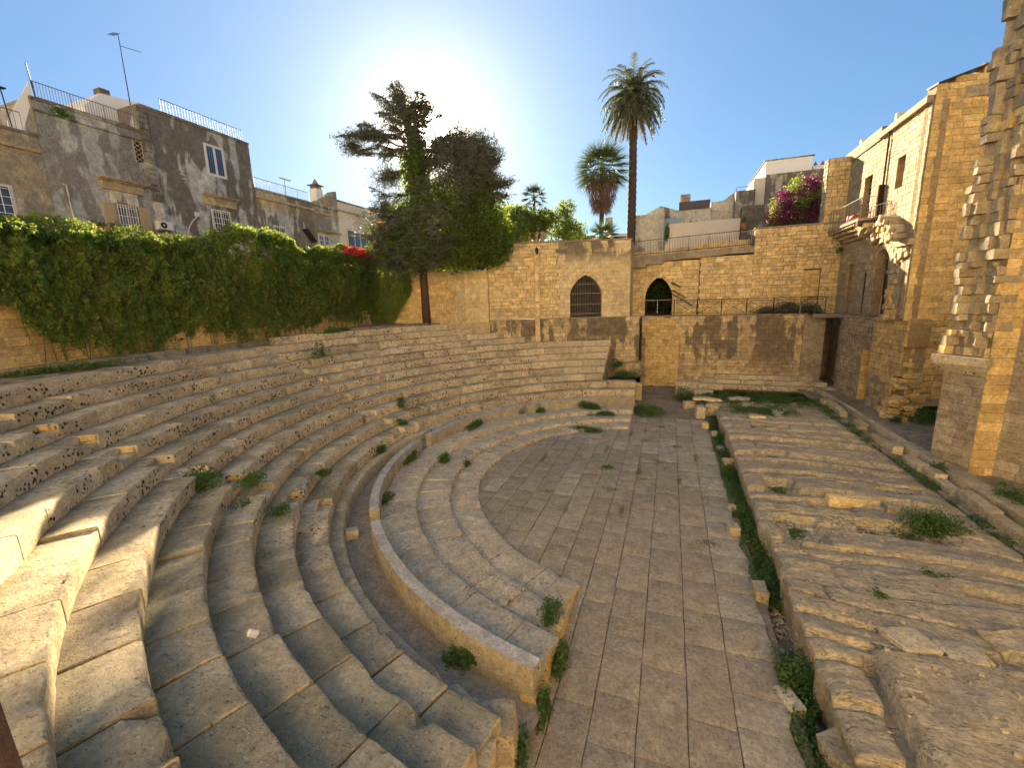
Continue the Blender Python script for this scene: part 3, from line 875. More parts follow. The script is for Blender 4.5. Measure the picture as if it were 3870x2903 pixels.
def block(name, label, c, s, rz=0.0, mat="wall_stone", cat="stone block", group=None, tilt=(0, 0), amp=.02, seg=3):
    mb = MB(); rough_block(mb, c, s, rz, tilt, seg, amp)
    o = mb.build(name, mat, None, True, .8); return tag(o, label, cat, group)
block("loose_block", "squared yellow stone on the trench edge half way along the stage", (1.80, -2.85, .12), (.28, .30, .26), .2, "seat_stone_near")
block("loose_block", "tall upright stone in the trench next to a bare gravel patch", (2.02, -5.45, .0), (.26, .42, .42), .1, "seat_stone_near")
block("loose_block", "oblong pale block lying in the trench grass nearest the camera", (2.0, -8.15, -.08), (.26, .46, .24), .35, "podium_stone")
block("loose_slab", "flat thin pale stone chip half buried in trench grass", (2.06, -6.9, -.20), (.26, .30, .08), .9, "podium_stone")
block("loose_block", "small cube of stone at the far start of the trench", (1.78, 7.6, .14), (.30, .26, .28), .1, "wall_stone")
block("loose_block", "small pale stone standing in the grass just past the small cube", (2.08, 6.3, .05), (.24, .2, .4), .5, "podium_stone")
block("loose_block", "low whitish stone in the trench grass near the notched stage edge", (2.2, 4.5, -.05), (.3, .3, .3), .8, "podium_stone")
block("loose_block", "broad grey stone leaning in the trench level with the sunken slabs", (2.27, 2.7, .0), (.42, .26, .44), .2, "podium_stone")
block("loose_block", "narrow whitish stone upright beside the stage edge", (1.95, -1.4, .0), (.16, .2, .4), .4, "podium_stone")
block("loose_block", "large rough boulder at the near end of the trench", (2.55, -9.1, -.05), (.5, .7, .55), .6, "bedrock", amp=.05)
block("aisle_block", "loose square block standing alone in the aisle behind the parapet", (-8.02, -6.85, .50), (.33, .30, .26), .75, "new_block")
block("raised_slab", "cracked pale slab lying on the rock platform, left half", (3.95, -7.05, .70), (.62, .55, .16), .3, "podium_stone", amp=.025)
block("raised_slab", "cracked pale slab lying on the rock platform, right half", (4.58, -7.15, .70), (.52, .5, .17), .15, "podium_stone", amp=.03)
block("raised_slab", "rough tilted slab near the right picture edge on the platform", (5.5, -6.6, .70), (.8, .45, .2), .3, "bedrock", amp=.04)
block("platform_block", "oblong yellow block bordering the grassy far end of the platform", (4.1, 7.8, .62), (.7, .3, .26), .05, "wall_stone")
block("platform_block", "flat pale boulder half sunk in the far platform grass", (3.9, 12.0, .60), (1.1, .5, .22), .2, "podium_stone", amp=.05)
block("platform_block", "long yellow block at the rim of the gravel pit", (5.1, -1.05, .56), (1.25, .28, .34), .1, "wall_stone", amp=.02)
block("platform_block", "short squared block at the right end of the gravel pit", (5.95, -1.35, .56), (.34, .3, .3), -.2, "seat_stone_near")
block("platform_block", "grey stone sticking out of the bush on the platform", (6.2, -2.05, .6), (.34, .3, .3), .4, "seat_stone_near")
block("platform_block", "rounded small boulder in a groove of the near platform", (3.12, -6.35, .62), (.38, .22, .14), .3, "podium_stone", amp=.04)
block("paper_scrap", "crumpled white paper between two seat blocks low at left", (-5.18, -11.8, 2.32), (.13, .05, .10), .7, "paper", cat="litter", amp=.035, seg=2, tilt=(.4, .5))
# near corner: big blocks where the lowest rows end
block("corner_block", "large upright block at the near end of the ledge, bottom centre of the picture", (-2.25, -10.75, .45), (.72, .55, .95), .25, "seat_stone_near", amp=.03, seg=4)
block("corner_block", "low broken block next to the large upright corner block", (-2.35, -11.45, .62), (.7, .6, .9), .1, "seat_stone_near", amp=.04, seg=4)
# blocks at the mouth of the far passage
for lab, c, s, rz, mt in [
    ("big squared block at the left corner of the far platform wall", (1.25, 15.6, .45), (1.6, .9, .95), 0, "podium_stone"),
    ("second course block below the squared corner block of the far platform", (1.35, 14.6, .22), (1.9, .9, .55), .03, "podium_stone"),
    ("long block lying across the blocks beside the far passage", (2.55, 14.9, .75), (1.5, .45, .38), .08, "podium_stone"),
    ("notched block propped behind the tilted pair at the platform corner", (2.05, 13.4, .6), (1.1, .55, .45), -.1, "podium_stone"),
    ("left block of the tilted pair at the start of the trench", (1.65, 9.75, .25), (.42, .75, .75), .15, "podium_stone"),
    ("right block of the tilted pair, leaning to the left", (2.35, 10.2, .30), (.7, .75, .8), -.35, "seat_stone_near"),
    ("small stacked stones left of the tilted pair", (1.15, 11.5, .2), (.55, .5, .55), .3, "podium_stone"),
    ("thin slab bridging the tilted pair of blocks", (2.1, 11.2, .70), (1.5, .5, .09), .0, "wall_stone"),
    ("upright post-like block at the far end of the lowest seats", (-1.85, 12.9, .62), (.42, .38, 1.1), .0, "wall_stone")]:
    block("fallen_block", lab, c, s, rz, mt, amp=.03, tilt=(0, .12 if 'tilted pair,' in lab else 0))
# low stone edging along the foot of the far wall
fe = thing("wall_footing", (5.5, 17, .5), "two stepped courses of pale footing stone along the base of the far terrace wall", "stone footing")
random.seed(9)
for (yy, z, dep, x0, x1) in ((17.15, .75, .8, 2.0, 9.0), (16.5, .50, .9, 3.2, 9.2), (17.3, 1.05, .5, 3.0, 8.6)):
    x = x0
    while x < x1:
        l = random.uniform(.7, 1.6); mb = MB()
        rough_block(mb, (x + l / 2, yy + random.uniform(-.05, .05), z), (l - .02, dep, .32), 0, seg=3, amp=.02); mb.build("footing_stone", "podium_stone", fe, True, .7); x += l

# ------------------------------------------------------------------ far walls
def arch_cut(u0, u1, zb, zs, za, pointed=True):
    """interval removed by an arched opening at height z"""
    c = (u0 + u1) / 2; w = (u1 - u0) / 2
    def fn(z):
        if z > zs: z = max(zs, z - .15)
        if z < zb or z > za - .01: return None
        if z <= zs: return (u0, u1)
        t = (z - zs) / (za - zs)
        k = (1 - t ** 1.7) ** .75 if pointed else math.sqrt(max(0, 1 - t * t))
        return (c - w * k, c + w * k)
    return fn
def voussoirs(parent, O, U, N, u0, u1, zs, za, mat, pointed=True, n=13, ring=.26, depth=.45, proud=.03):
    O, U, N = Vector(O), Vector(U).normalized(), Vector(N).normalized()
    c = (u0 + u1) / 2; w = (u1 - u0) / 2; pts = []
    for i in range(n + 1):
        t = i / n
        if pointed:
            q = 1 - abs(2 * t - 1); zz = q ** .8
            k = (1 - zz ** 1.7) ** .75 if zz < 1 else 0
            pts.append((c + (-w * k if t < .5 else w * k), zs + (za - zs) * zz))
        else:
            an = math.pi * t; pts.append((c - w * math.cos(an), zs + (za - zs) * math.sin(an)))
    cz = zs + (za - zs) * .1
    for i in range(n):
        a, b = pts[i], pts[i + 1]
        def outp(p):
            dx, dz = p[0] - c, p[1] - cz; l = math.hypot(dx, dz); return (p[0] + dx / l * ring, p[1] + dz / l * ring)
        ao, bo = outp(a), outp(b); s = .012
        def L(p, q, t): return (p[0] + (q[0] - p[0]) * t, p[1] + (q[1] - p[1]) * t)
        a2, b2, ao2, bo2 = L(a, b, .03), L(a, b, .97), L(ao, bo, .03), L(ao, bo, .97)
        poly = [O + U * p[0] + Vector((0, 0, p[1])) - N * depth for p in (a2, b2, bo2, ao2)]
        mb = MB(); mb.prism(poly, N * (depth + proud + random.uniform(0, .015))); mb.build("arch_stone", mat, parent, fix=True)

OC, OU, ON = Vector((-2.82, 16.13, 0)), Vector((-1, -.33, 0)).normalized(), Vector((.313, -.950, 0)).normalized()

# upper block of the oblique wall with the barred pointed arch
w = thing("arched_wall", (-6, 15, 5.3), "tall yellow stone wall block with barred pointed arch and dark stains under its top", "wall")
ac = arch_cut(1.96, 4.16, 5.3, 7.0, 8.28)
def sp(z):
    cuts = [c for c in [ac(z)] if c]
    return minus((0, 9.88), cuts)
def sp_right(z): return [s for s in minus((0, 5.0 + .12 * math.sin(z * 9)), [c for c in [ac(z)] if c])]
masonry(w, OC, OU, ON, 5.35, 10.52, sp_right, "wall_smooth", ch=(.24, .27), bl=(.45, .8), gap=.006, proud=.012, bev=.006, jit=.002, thick=.6, maxn=300, seed=1)
masonry(w, OC, OU, ON, 5.35, 10.52, lambda z: [(5.0 + .12 * math.sin(z * 9), 9.88)], "wall_stone", ch=(.22, .30), bl=(.28, .62), gap=.014, proud=.045, bev=.016, jit=.014, thick=.6, maxn=0, seed=2, name='rough_stone')
voussoirs(w, OC, OU, ON, 1.96, 4.16, 7.0, 8.28, "wall_smooth", True, 14, .24, .55, .016)
mb = MB(); mb.obox(OC + OU * 4.7 - ON * .12 + Vector((0, 0, 5.36)), OU * .6, -ON * .4, Vector((0, 0, 5.1))); mb.build("wall_backing", "mortar", w)
mb = MB(); mb.obox(OC + OU * -.08 + ON * .08 + Vector((0, 0, 10.52)), OU * 9.98, -ON * .8, Vector((0, 0, .10)))
mb.build("coping", "grey_wall", w)
mb = MB()
for k in range(14):
    z0_ = 3.1 + k * .49
    mb2 = MB(); rough_block(mb2, OC + OU * 6.47 + ON * .10 + Vector((0, 0, z0_ + .24)), (.34, .26, .48), math.atan2(OU.y, OU.x), seg=2, amp=.02); mb2.build("pilaster_stone", "wall_stone", w, True, .7)
# reveal, floor and dark chamber behind the barred arch
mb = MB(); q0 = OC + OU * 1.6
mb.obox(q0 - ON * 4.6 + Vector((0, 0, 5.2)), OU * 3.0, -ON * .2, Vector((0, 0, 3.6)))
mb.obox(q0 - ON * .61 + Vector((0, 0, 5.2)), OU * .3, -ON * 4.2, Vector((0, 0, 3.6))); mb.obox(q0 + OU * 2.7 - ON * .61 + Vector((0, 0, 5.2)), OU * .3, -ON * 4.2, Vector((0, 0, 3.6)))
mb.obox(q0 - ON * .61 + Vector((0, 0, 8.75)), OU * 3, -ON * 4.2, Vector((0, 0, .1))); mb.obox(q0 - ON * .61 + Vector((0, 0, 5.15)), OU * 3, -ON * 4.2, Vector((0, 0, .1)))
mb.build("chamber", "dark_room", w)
mb = MB(); mb.prism([(-2.80, 16.25, 5.2), (-3.4, 16.1, 5.2), (-3.4, 19.3, 5.2), (-2.80, 19.3, 5.2)], (0, 0, 5.30)); mb.build("return_wall", "wall_smooth", w, fix=True)
gr = thing("window_grille", (OC + OU * 3.06), "iron bar grille filling the left pointed arch", "grille")
for k in range(19):
    u = 2.02 + k * (2.08 / 18); t = abs(u - 3.06) / 1.1
    zt = 7.0 + 1.28 * max(0.02, (1 - min(1, t) ** 1.35)) ** .62
    mb = MB(); p = OC + OU * u - ON * .12; mb.tube([p + Vector((0, 0, 5.4)), p + Vector((0, 0, zt))], .013, 5); mb.build("bar", "grey_metal", gr)
for z in (5.6, 6.25, 7.0, 7.65):
    h = 1.04 if z < 7.1 else .72
    mb = MB(); mb.obox(OC + OU * (3.06 - h) - ON * .14 + Vector((0, 0, z)), OU * 2 * h, ON * .04, Vector((0, 0, .03))); mb.build("crossbar", "grey_metal", gr)

# lower left wall section with render and tree in front
w = thing("rendered_wall", (-13.9, 12.4, 4.6), "lower patchy plastered wall with pale triangle of render behind the cedar trunk", "wall")
mb = MB(); mb.obox(OC + OU * 9.9 - ON * .05 + Vector((0, 0, 3.6)), OU * 9.2, -ON * .5, Vector((0, 0, 5.22))); mb.build("render", "wall_plaster", w)
masonry(w, OC, OU, ON, 3.7, 8.2, lambda z: [(12.6 + .4 * math.sin(z * 5), 16.8)], "wall_ochre", ch=(.24, .28), bl=(.45, .75), gap=.006, proud=.01, bev=.006, jit=.003, thick=.045, maxn=300, seed=4)
masonry(w, OC, OU, ON, 5.2, 8.78, lambda z: [(9.95, 11.6)], "wall_smooth", ch=(.30, .38), bl=(.5, .9), gap=.004, proud=.006, bev=.004, jit=.002, thick=.045, maxn=300, seed=5)

# lower part of the oblique wall under the terrace edge
w = thing("lower_oblique_wall", (-6, 15, 0), "stained lower wall of mixed stonework standing at the right end of the upper seats", "wall")
masonry(w, OC - ON * 0.0, OU, ON, 1.2, 5.30, lambda z: [(-.75, 9.9)], "wall_stained", ch=(.22, .30), bl=(.3, .62), gap=.012, proud=.03, bev=.012, jit=.008, thick=.55, maxn=300, seed=6)
mb = MB(); mb.obox(OC - OU * .8 + ON * .06 + Vector((0, 0, 5.30)), OU * 7.2, -ON * .7, Vector((0, 0, .07))); mb.build("ledge", "grey_wall", w)
mb = MB(); mb.obox(OC - OU * .8 + ON * .55 + Vector((0, 0, 1.1)), OU * 2.6, -ON * .5, Vector((0, 0, .95))); mb.build("low_shelf", "wall_stained", w)
masonry(w, OC - ON * -.56, OU, ON, 1.1, 2.05, lambda z: [(-.8, 1.8)], "wall_stained", ch=(.26, .32), bl=(.4, .7), gap=.012, proud=.02, bev=.012, jit=.005, thick=.05, maxn=300, seed=7)
mb = MB(); mb.obox(OC - OU * .9 + ON * .62 + Vector((0, 0, 2.055)), OU * 2.8, -ON * .62, Vector((0, 0, .09))); mb.build("shelf_top", "grey_wall", w)

# terrace wall facing the stage
YT = 17.5
w = thing("terrace_wall", (3.5, YT, 0), "long stained terrace wall behind the stage with a walled-up round arch", "wall")
X1, NN = Vector((1, 0, 0)), Vector((0, -1, 0))
bl_arch = arch_cut(-1.75, .62, 0, 3.7, 4.95, False)
def sp(z):
    c = bl_arch(z); return minus((-2.02, 9.25), [c] if c else [])
masonry(w, (0, YT, 0), X1, NN, -.1, 5.22, lambda z: [s for s in sp(z)], "wall_stained", ch=(.22, .28), bl=(.32, .66), gap=.010, proud=.028, bev=.010, jit=.006, thick=.8, maxn=300, seed=8)
mb = MB(); mb.box(-1.9, .75, YT + .16, YT + .5, -.1, 5.1); mb.build("blocked_arch_core", "mortar", w)
def sp2(z):
    c = bl_arch(z); return [c] if c else []
masonry(w, (0, YT + .12, 0), X1, NN, .1, 4.95, sp2, "wall_ochre", ch=(.23, .27), bl=(.35, .6), gap=.008, proud=.012, bev=.008, jit=.003, thick=.03, maxn=300, seed=9, name='infill_stone')
voussoirs(w, (0, YT, 0), X1, NN, -1.75, .62, 3.7, 4.95, "wall_ochre", False, 15, .22, .3, .035)
mb = MB(); mb.box(-2.1, 9.3, YT - .07, YT + .8, 5.22, 5.30); mb.build("coping", "grey_wall", w)
mb = MB(); mb.box(8.1, 9.25, YT - .16, YT - .03, .6, 5.2); mb.build("buttress_strip", "grey_wall", w)
# passage opening beside the building
m = thing("alley", (9.6, 18.5, .6), "dark doorway passage between terrace wall and right-hand building", "passage")
mb = MB(); mb.box(9.25, 9.35, YT + .8, 21, .4, 5.2); mb.box(9.25, 11.0, 20.9, 21.1, .4, 5.2); mb.box(10.6, 10.7, 16.5, 21, .4, 5.2); mb.build("side_walls", "grey_wall", m)
mb = MB(); mb.box(9.3, 10.7, 16.6, 21, .50, .62); mb.build("floor", "soil", m)

# terrace floor
mb = MB(); mb.box(-2.9, 9.3, YT + .8, 19.2, 4.9, 5.24); mb.box(-16, -2.9, 17.0, 22, 4.6, 5.2)
tag(mb.build("terrace_floor", "gravel_ground"), kind='structure')
# upper terrace wall with the open pointed arch
YU = 18.5
w = thing("upper_terrace_wall", (1, YU, 5.2), "recessed upper wall with pointed arch filled by shrubs, under the stair ramp", "wall")
ac2 = arch_cut(-1.90, -.02, 5.2, 6.7, 8.08)
masonry(w, (0, YU, 0), X1, NN, 5.24, 9.15, lambda z: minus((-2.9, 1.72), [c for c in [ac2(z)] if c]), "wall_stone", ch=(.24, .30), bl=(.32, .75), gap=.012, proud=.03, bev=.012, jit=.008, thick=.6, maxn=300, seed=10)
voussoirs(w, (0, YU, 0), X1, NN, -1.90, -.02, 6.7, 8.08, "wall_stone", True, 13, .22, .5, .05)
masonry(w, (0, YU - .32, 0), X1, NN, 5.24, 9.25, lambda z: [(1.74 + .05 * math.sin(z * 11), 5.0)], "wall_stone", ch=(.22, .29), bl=(.26, .55), gap=.013, proud=.035, bev=.014, jit=.010, thick=.9, maxn=300, seed=11, name='rib_stone')
# flank wall with niche and blocked door
w = thing("flank_wall", (7, YU, 5.2), "rough patched wall with walled-up doorway behind the terrace shrubs", "wall")
masonry(w, (0, YU - .30, 0), X1, NN, 5.24, 10.86, lambda z: minus((5.0, 9.9), [(7.97, 8.92)] if z < 8.1 else []), "wall_stone", ch=(.20, .28), bl=(.22, .55), gap=.016, proud=.05, bev=.018, jit=.016, thick=1.0, maxn=300, seed=12, name='rubble_stone')
mb = MB(); mb.box(4.95, 9.9, YU - .36, YU + .5, 10.86, 10.95); mb.build("coping", "grey_wall", w)
mb = MB(); mb.box(7.9, 9.0, YU - .14, YU, 5.2, 8.2); mb.build("door_infill_core", "mortar", w)
masonry(w, (0, YU - .16, 0), X1, NN, 5.3, 8.05, lambda z: [(7.98, 8.91)], "wall_ochre", ch=(.25, .3), bl=(.4, .5), gap=.008, proud=.012, bev=.008, jit=.003, thick=.02, maxn=300, seed=13, name='infill_stone')
# stair ramp on top
w = thing("stair_ramp", (1, YU, 9), "stone stair ramp slab with stepped underside carrying an iron railing", "ramp")
pts = [(-2.96, 9.55), (5.0, 9.80), (5.0, 9.38), (3.2, 9.36), (3.2, 9.30), (1.74, 9.28), (1.74, 9.22), (.4, 9.22), (.4, 9.17), (-.7, 9.17), (-.7, 8.96), (-1.88, 8.96), (-1.88, 8.75), (-2.96, 8.75)]
mb = MB(); mb.prism([(x, YU - .42, z) for x, z in pts], (0, 2.2, 0)); mb.build("slab", "grey_wall", w, fix=True)
mb = MB(); mb.box(-2.9, -.7, YU + .9, YU + 1.3, 9.5, 10.0); mb.box(-.7, 1.6, YU + .9, YU + 1.3, 9.5, 10.15); mb.box(1.6, 5.0, YU + .9, YU + 1.3, 9.6, 10.38); mb.build("back_parapet", "wall_stone", w)
rl = thing("ramp_railing", (1, YU - .3, 9.6), "dark iron railing of close upright bars along the stair ramp", "railing")
n = 74
for k in range(n + 1):
    x = -2.9 + 7.85 * k / n; zb = 9.56 + .25 * (x + 2.96) / 8; big = k % 12 == 0
    mb = MB(); mb.tube([(x, YU - .3, zb), (x, YU - .3, zb + 1.08)], .022 if big else .010, 5); mb.build("post" if big else "bar", "dark_metal", rl)
for dz in (.12, 1.06):
    mb = MB(); mb.tube([(-2.95, YU - .3, 9.56 + dz), (5.0, YU - .3, 9.81 + dz)], .022, 6); mb.build("handrail" if dz > 1 else "bottom_rail", "dark_metal", rl)
# crossed railing on the terrace edge
rl = thing("terrace_railing", (3, YT, 5.3), "low iron railing with crossed bars along the lower terrace edge", "railing")
px = [-1.75, .14, 1.64, 3.19, 4.73, 6.31, 7.83, 9.2]
for k, x in enumerate(px):
    mb = MB(); mb.box(x - .03, x + .03, YT + .07, YT + .13, 5.3, 6.38); mb.build("post", "rust" if k < 6 else "grey_metal", rl)
    if k < len(px) - 1:
        x2 = px[k + 1]
        for a, b in (((x + .1, 5.42), (x2 - .1, 6.2)), ((x + .1, 6.2), (x2 - .1, 5.42))):
            mb = MB(); mb.tube([(a[0], YT + .1, a[1]), (b[0], YT + .1, b[1])], .010, 4); mb.build("cross_bar", "rust", rl)
        mb = MB()
        for z in (5.42, 6.2): mb.tube([(x + .1, YT + .1, z), (x2 - .1, YT + .1, z)], .013, 4)
        mb.tube([(x, YT + .1, 6.36), (x2, YT + .1, 6.36)], .020, 5); mb.build("rail", "rust", rl)
mb = MB(); mb.box(-1.95, -.1, YT + .35, YT + .40, 6.36, 6.42)
gt = thing("gate_rail", (-1, YT + .37, 5.3), "white topped low rail in front of the shrub-filled arch", "railing")
mb.build("rail", "grey_metal", gt); mb = MB(); mb.box(-1.02, -.98, YT + .35, YT + .4, 5.3, 6.36); mb.build("post", "white_metal", gt)

# ------------------------------------------------------------------ building on the right
XF = 9.9; Y1, NX = Vector((0, -1, 0)), Vector((-1, 0, 0))
# U coordinate runs towards the camera: u = 18.6 - y
b = thing("right_building", (XF, 14, .6), "pale stone building with balcony, roof gutter and arched glass door at right", "building")
UO = Vector((XF, 18.6, 0)); Uy = lambda y: 18.6 - y
win_ar = arch_cut(Uy(12.97), Uy(11.32), 5.4, 7.75, 8.66, False)
def sp(z):
    cuts = []
    c = win_ar(z); 
    if c: cuts.append(c)
    if 5.5 < z < 8.22: cuts.append((Uy(16.5), Uy(15.85)))
    if 10.45 < z < 12.75: cuts.append((Uy(15.66), Uy(14.68)))
    if 11.42 < z < 12.92: cuts.append((Uy(11.93), Uy(11.18)))
    return minus((0, Uy(9.45)), sorted(cuts))
masonry(b, UO, Y1, NX, 5.3, 14.35, sp, "facade_stone", ch=(.20, .25), bl=(.28, .62), gap=.010, proud=.022, bev=.010, jit=.005, thick=.55, maxn=300, seed=20, name='wall_stone')
mb = MB(); mb.box(XF + .55, 16.0, 10.1, 21, 5.2, 14.3); mb.build("inner_body", "grey_wall", b)
mb = MB(); mb.box(XF - .22, XF + .3, 9.5, 14.05, 14.35, 14.62); mb.build("gutter", "cornice_stone", b)
mb = MB(); mb.box(XF - .10, XF + .5, 14.05, 19.0, 14.35, 14.95); mb.build("parapet", "grey_wall", b)
mb = MB(); mb.box(XF + .3, 15.5, 9.6, 19, 14.36, 14.8); mb.build("roof", "grey_wall", b)
mb = MB(); mb.box(XF + .5, 14.5, 14.2, 14.4, 14.9, 15.55); mb.box(XF + .5, 14.5, 18.6, 18.9, 14.9, 15.7); mb.build("roof_parapet", "house_pale", b)
for nm, y0, y1, z0, z1, mt, dep, lab in [("glass_door", 14.68, 15.66, 10.45, 12.75, "glass_grey", .25, "balcony door"), ("window", 11.18, 11.93, 11.42, 12.92, "glass_dark", .42, "small upper window"),
                             ("slit_window", 15.85, 16.5, 5.5, 8.22, "glass_dark", .3, None), ("arched_glazing", 11.32, 12.97, 5.4, 8.7, "glass_grey", .48, None)]:
    mb = MB(); mb.box(XF + dep, XF + dep + .03, y0 - .02, y1 + .02, z0, z1)
    g_ = mb.build(nm, mt, b)
    mb = MB(); t = .05
    mb.box(XF + dep - .04, XF + dep - .003, y0, y0 + t, z0, z1); mb.box(XF + dep - .04, XF + dep - .003, y1 - t, y1, z0, z1)
    if nm != "arched_glazing": mb.box(XF + dep - .04, XF + dep - .003, y0 + t, y1 - t, z1 - t, z1)
    mb.build("frame", "dark_metal", g_)
mb = MB()
for k in range(9):
    z = 10.7 + k * .22; mb.obox((XF + .2, 14.75, z), (0, .85, .02), (.02, 0, 0), (0, 0, .05))
tag(mb.build("blind", "white_metal", b), "pale slatted blind behind the balcony door")
voussoirs(b, UO, Y1, NX, Uy(12.97), Uy(11.32), 7.75, 8.66, "facade_stone", False, 11, .34, .3, .04)
# drain pipes
mb = MB(); mb.tube([(XF - .10, 13.05, 11.85), (XF - .10, 13.05, 14.4)], .045, 8); mb.build("thin_pipe", "rust", b)
mb = MB(); mb.tube([(XF - .16, 13.05, 9.95), (XF - .16, 13.05, 11.9)], .13, 12); mb.build("wide_pipe", "rust", b)
mb = MB(); mb.tube([(XF - .06, 13.9, 5.4), (XF - .06, 13.9, 7.6)], .035, 6); mb.build("lower_pipe", "dark_metal", b)
# balcony
bl_ = thing("balcony", (9.45, 16, 10.2), "wedge shaped balcony on rows of small corbels with thin iron railing", "balcony")
mb = MB(); mb.prism([(9.9, 18.5, 10.28), (9.02, 18.4, 10.28), (9.02, 13.35, 10.28), (9.9, 13.25, 10.28)], (0, 0, .12)); mb.build("slab", "cornice_stone", bl_, fix=True)
mb = MB(); mb.box(9.0, 9.86, 13.3, 13.55, 10.02, 10.275); mb.build("end_beam", "bark", bl_)
mb = MB(); mb.prism([(9.895, 13.56, 9.4), (9.895, 13.56, 10.02), (9.15, 13.56, 10.02), (9.4, 13.56, 9.7)], (0, .55, 0)); mb.build("bracket", "wall_ochre", bl_, fix=True)
for r in range(4):
    z = 10.20 - r * .20; xo = 9.10 + r * .20
    for k in range(17 - r * 2):
        y = 18.3 - r * .25 - k * .26 - (.13 if r % 2 else 0)
        if y < 14.1 + r * .1: continue
        mb = MB(); rough_block(mb, ((xo + 9.9) / 2, y, z), (9.9 - xo, .13, .16), 0, seg=1, amp=.008); mb.build("corbel", "facade_stone", bl_)
mb = MB(); mb.prism([(9.88, 18.4, 10.28), (9.25, 18.4, 10.28), (9.88, 18.4, 9.45)], (0, -4.5, 0)); mb.build("corbel_back", "mortar", bl_, fix=True)
path = [(9.06, 18.4), (9.06, 13.4), (9.86, 13.3)]
mb = MB(); mb.tube([(9.06, 18.4, 11.42), (9.06, 13.4, 11.42), (9.88, 13.3, 11.42)], .02, 5); mb.build("handrail", "grey_metal", bl_)
mb = MB(); mb.tube([(9.06, 18.4, 10.46), (9.06, 13.4, 10.46), (9.88, 13.3, 10.46)], .015, 4); mb.build("bottom_rail", "grey_metal", bl_)
for k in range(11):
    y = 18.4 - k * .5; mb = MB(); mb.tube([(9.06, y, 10.40), (9.06, y, 11.42)], .014, 4); mb.build("bar", "grey_metal", bl_)
for k in range(6):
    x = 9.06 + .16 * k; mb = MB(); mb.tube([(x, 13.4 - .1 * k / 5, 10.40), (x, 13.4 - .1 * k / 5, 11.42)], .010, 4); mb.build("bar", "grey_metal", bl_)
rl = thing("vault_railing", (9.6, 12.2, 9.95), "short thin iron railing standing on the broken vault right of the wide pipe", "railing")
for k in range(8):
    t = k / 7; mb = MB(); p = Vector((9.35 + .45 * t, 12.85 - 1.35 * t, 0)); mb.tube([p + Vector((0, 0, 9.92)), p + Vector((0, 0, 10.85))], .011, 4); mb.build("bar", "grey_metal", rl)
mb = MB(); mb.tube([(9.35, 12.85, 10.85), (9.8, 11.5, 10.85)], .016, 4); mb.tube([(9.35, 12.85, 10.3), (9.8, 11.5, 10.3)], .012, 4); mb.build("rail", "grey_metal", rl)
mb = MB(); rough_block(mb, (9.3, 15.1, 10.62), (.30, .42, .42), .4, seg=2, amp=.03)
o = mb.build("red_chair", "red_paint"); tag(o, "red folded item on the balcony in front of the door", "chair")
# deck bridging the passage and low railing in front of the arched door
dk = thing("footbridge", (8.9, 17.2, 5.2), "grey metal footbridge deck leading from the terrace to the building", "footbridge")
mb = MB(); mb.box(8.2, 9.85, 16.2, 18.2, 5.20, 5.30); mb.build("deck", "grey_metal", dk)
mb = MB(); mb.box(8.2, 9.85, 16.16, 16.20, 5.08, 5.32); mb.build("edge_beam", "grey_metal", dk)
rl = thing("door_railing", (9.3, 13.5, 5.3), "grey iron railing in front of the slit window and arched glass door", "railing")
ry = [18.0, 16.3, 14.5, 12.9, 10.6]
rx = [8.3, 9.4, 9.45, 9.45, 9.45]
for k in range(5):
    mb = MB(); mb.box(rx[k] - .02, rx[k] + .02, ry[k] - .02, ry[k] + .02, 5.3, 6.36); mb.build("post", "grey_metal", rl)
    if k < 4:
        a, c = Vector((rx[k], ry[k], 0)), Vector((rx[k + 1], ry[k + 1], 0))
        mb = MB()
        for z in (5.45, 6.34): mb.tube([a + Vector((0, 0, z)), c + Vector((0, 0, z))], .018, 4)
        mb.tube([a + Vector((0, 0, 5.45)), c + Vector((0, 0, 6.34))], .009, 4); mb.tube([a + Vector((0, 0, 6.34)), c + Vector((0, 0, 5.45))], .009, 4)
        mb.build("rail_panel", "grey_metal", rl)
# broken vault springing round the arch and its pier
vr = thing("broken_vault", (9.6, 11.5, 5.3), "jagged remains of a broken stone vault curving over the arched glass door", "ruin")
random.seed(77)
for ring in range(6):
    R1 = 1.12 + ring * .27
    na = 16 + ring * 2
    for k in range(na):
        an = math.pi * (k + .5) / na
        y = 12.15 - R1 * math.cos(an) * -1 * (1 if True else 1); 
        y = 12.15 + R1 * 1.0 * math.cos(an); z = 7.75 + R1 * .98 * math.sin(an)
        if ring > 2 and (y > 13.2 + .1 * ring or z < 8.0): continue
        if y > 12.2 and ring > 3 and z > 10.0: continue
        out = (.06 + .03 * ring * random.uniform(.5, 1.3)) if z < 9.0 else (.10 + .11 * ring * random.uniform(.6, 1.2))
        mb = MB(); rough_block(mb, (XF - out / 2 + .02, y, z), (out, .26, .24), 0, (an - math.pi / 2, 0), seg=2, amp=.03)
        mb.build("vault_stone", "facade_stone" if random.random() < .7 else "wall_ochre", vr, True, .8)
for z in np.arange(5.35, 8.5, .24):
    for k in range(random.randint(2, 4)):
        out = random.uniform(.05, .20); yy = 11.05 - k * random.uniform(.26, .34) 
        mb = MB(); rough_block(mb, (XF - out / 2 + .02, yy, z), (out, .30, .23), random.uniform(-.1, .1), seg=2, amp=.03); mb.build("pier_stone", "facade_stone" if z > 7 else "wall_ochre", vr, True, .8)
mb = MB(); rough_block(mb, (9.78, 10.0, 8.72), (.3, 1.4, .26), 0, seg=4, amp=.02); mb.build("ledge_stone", "cornice_stone", vr, True, .8)

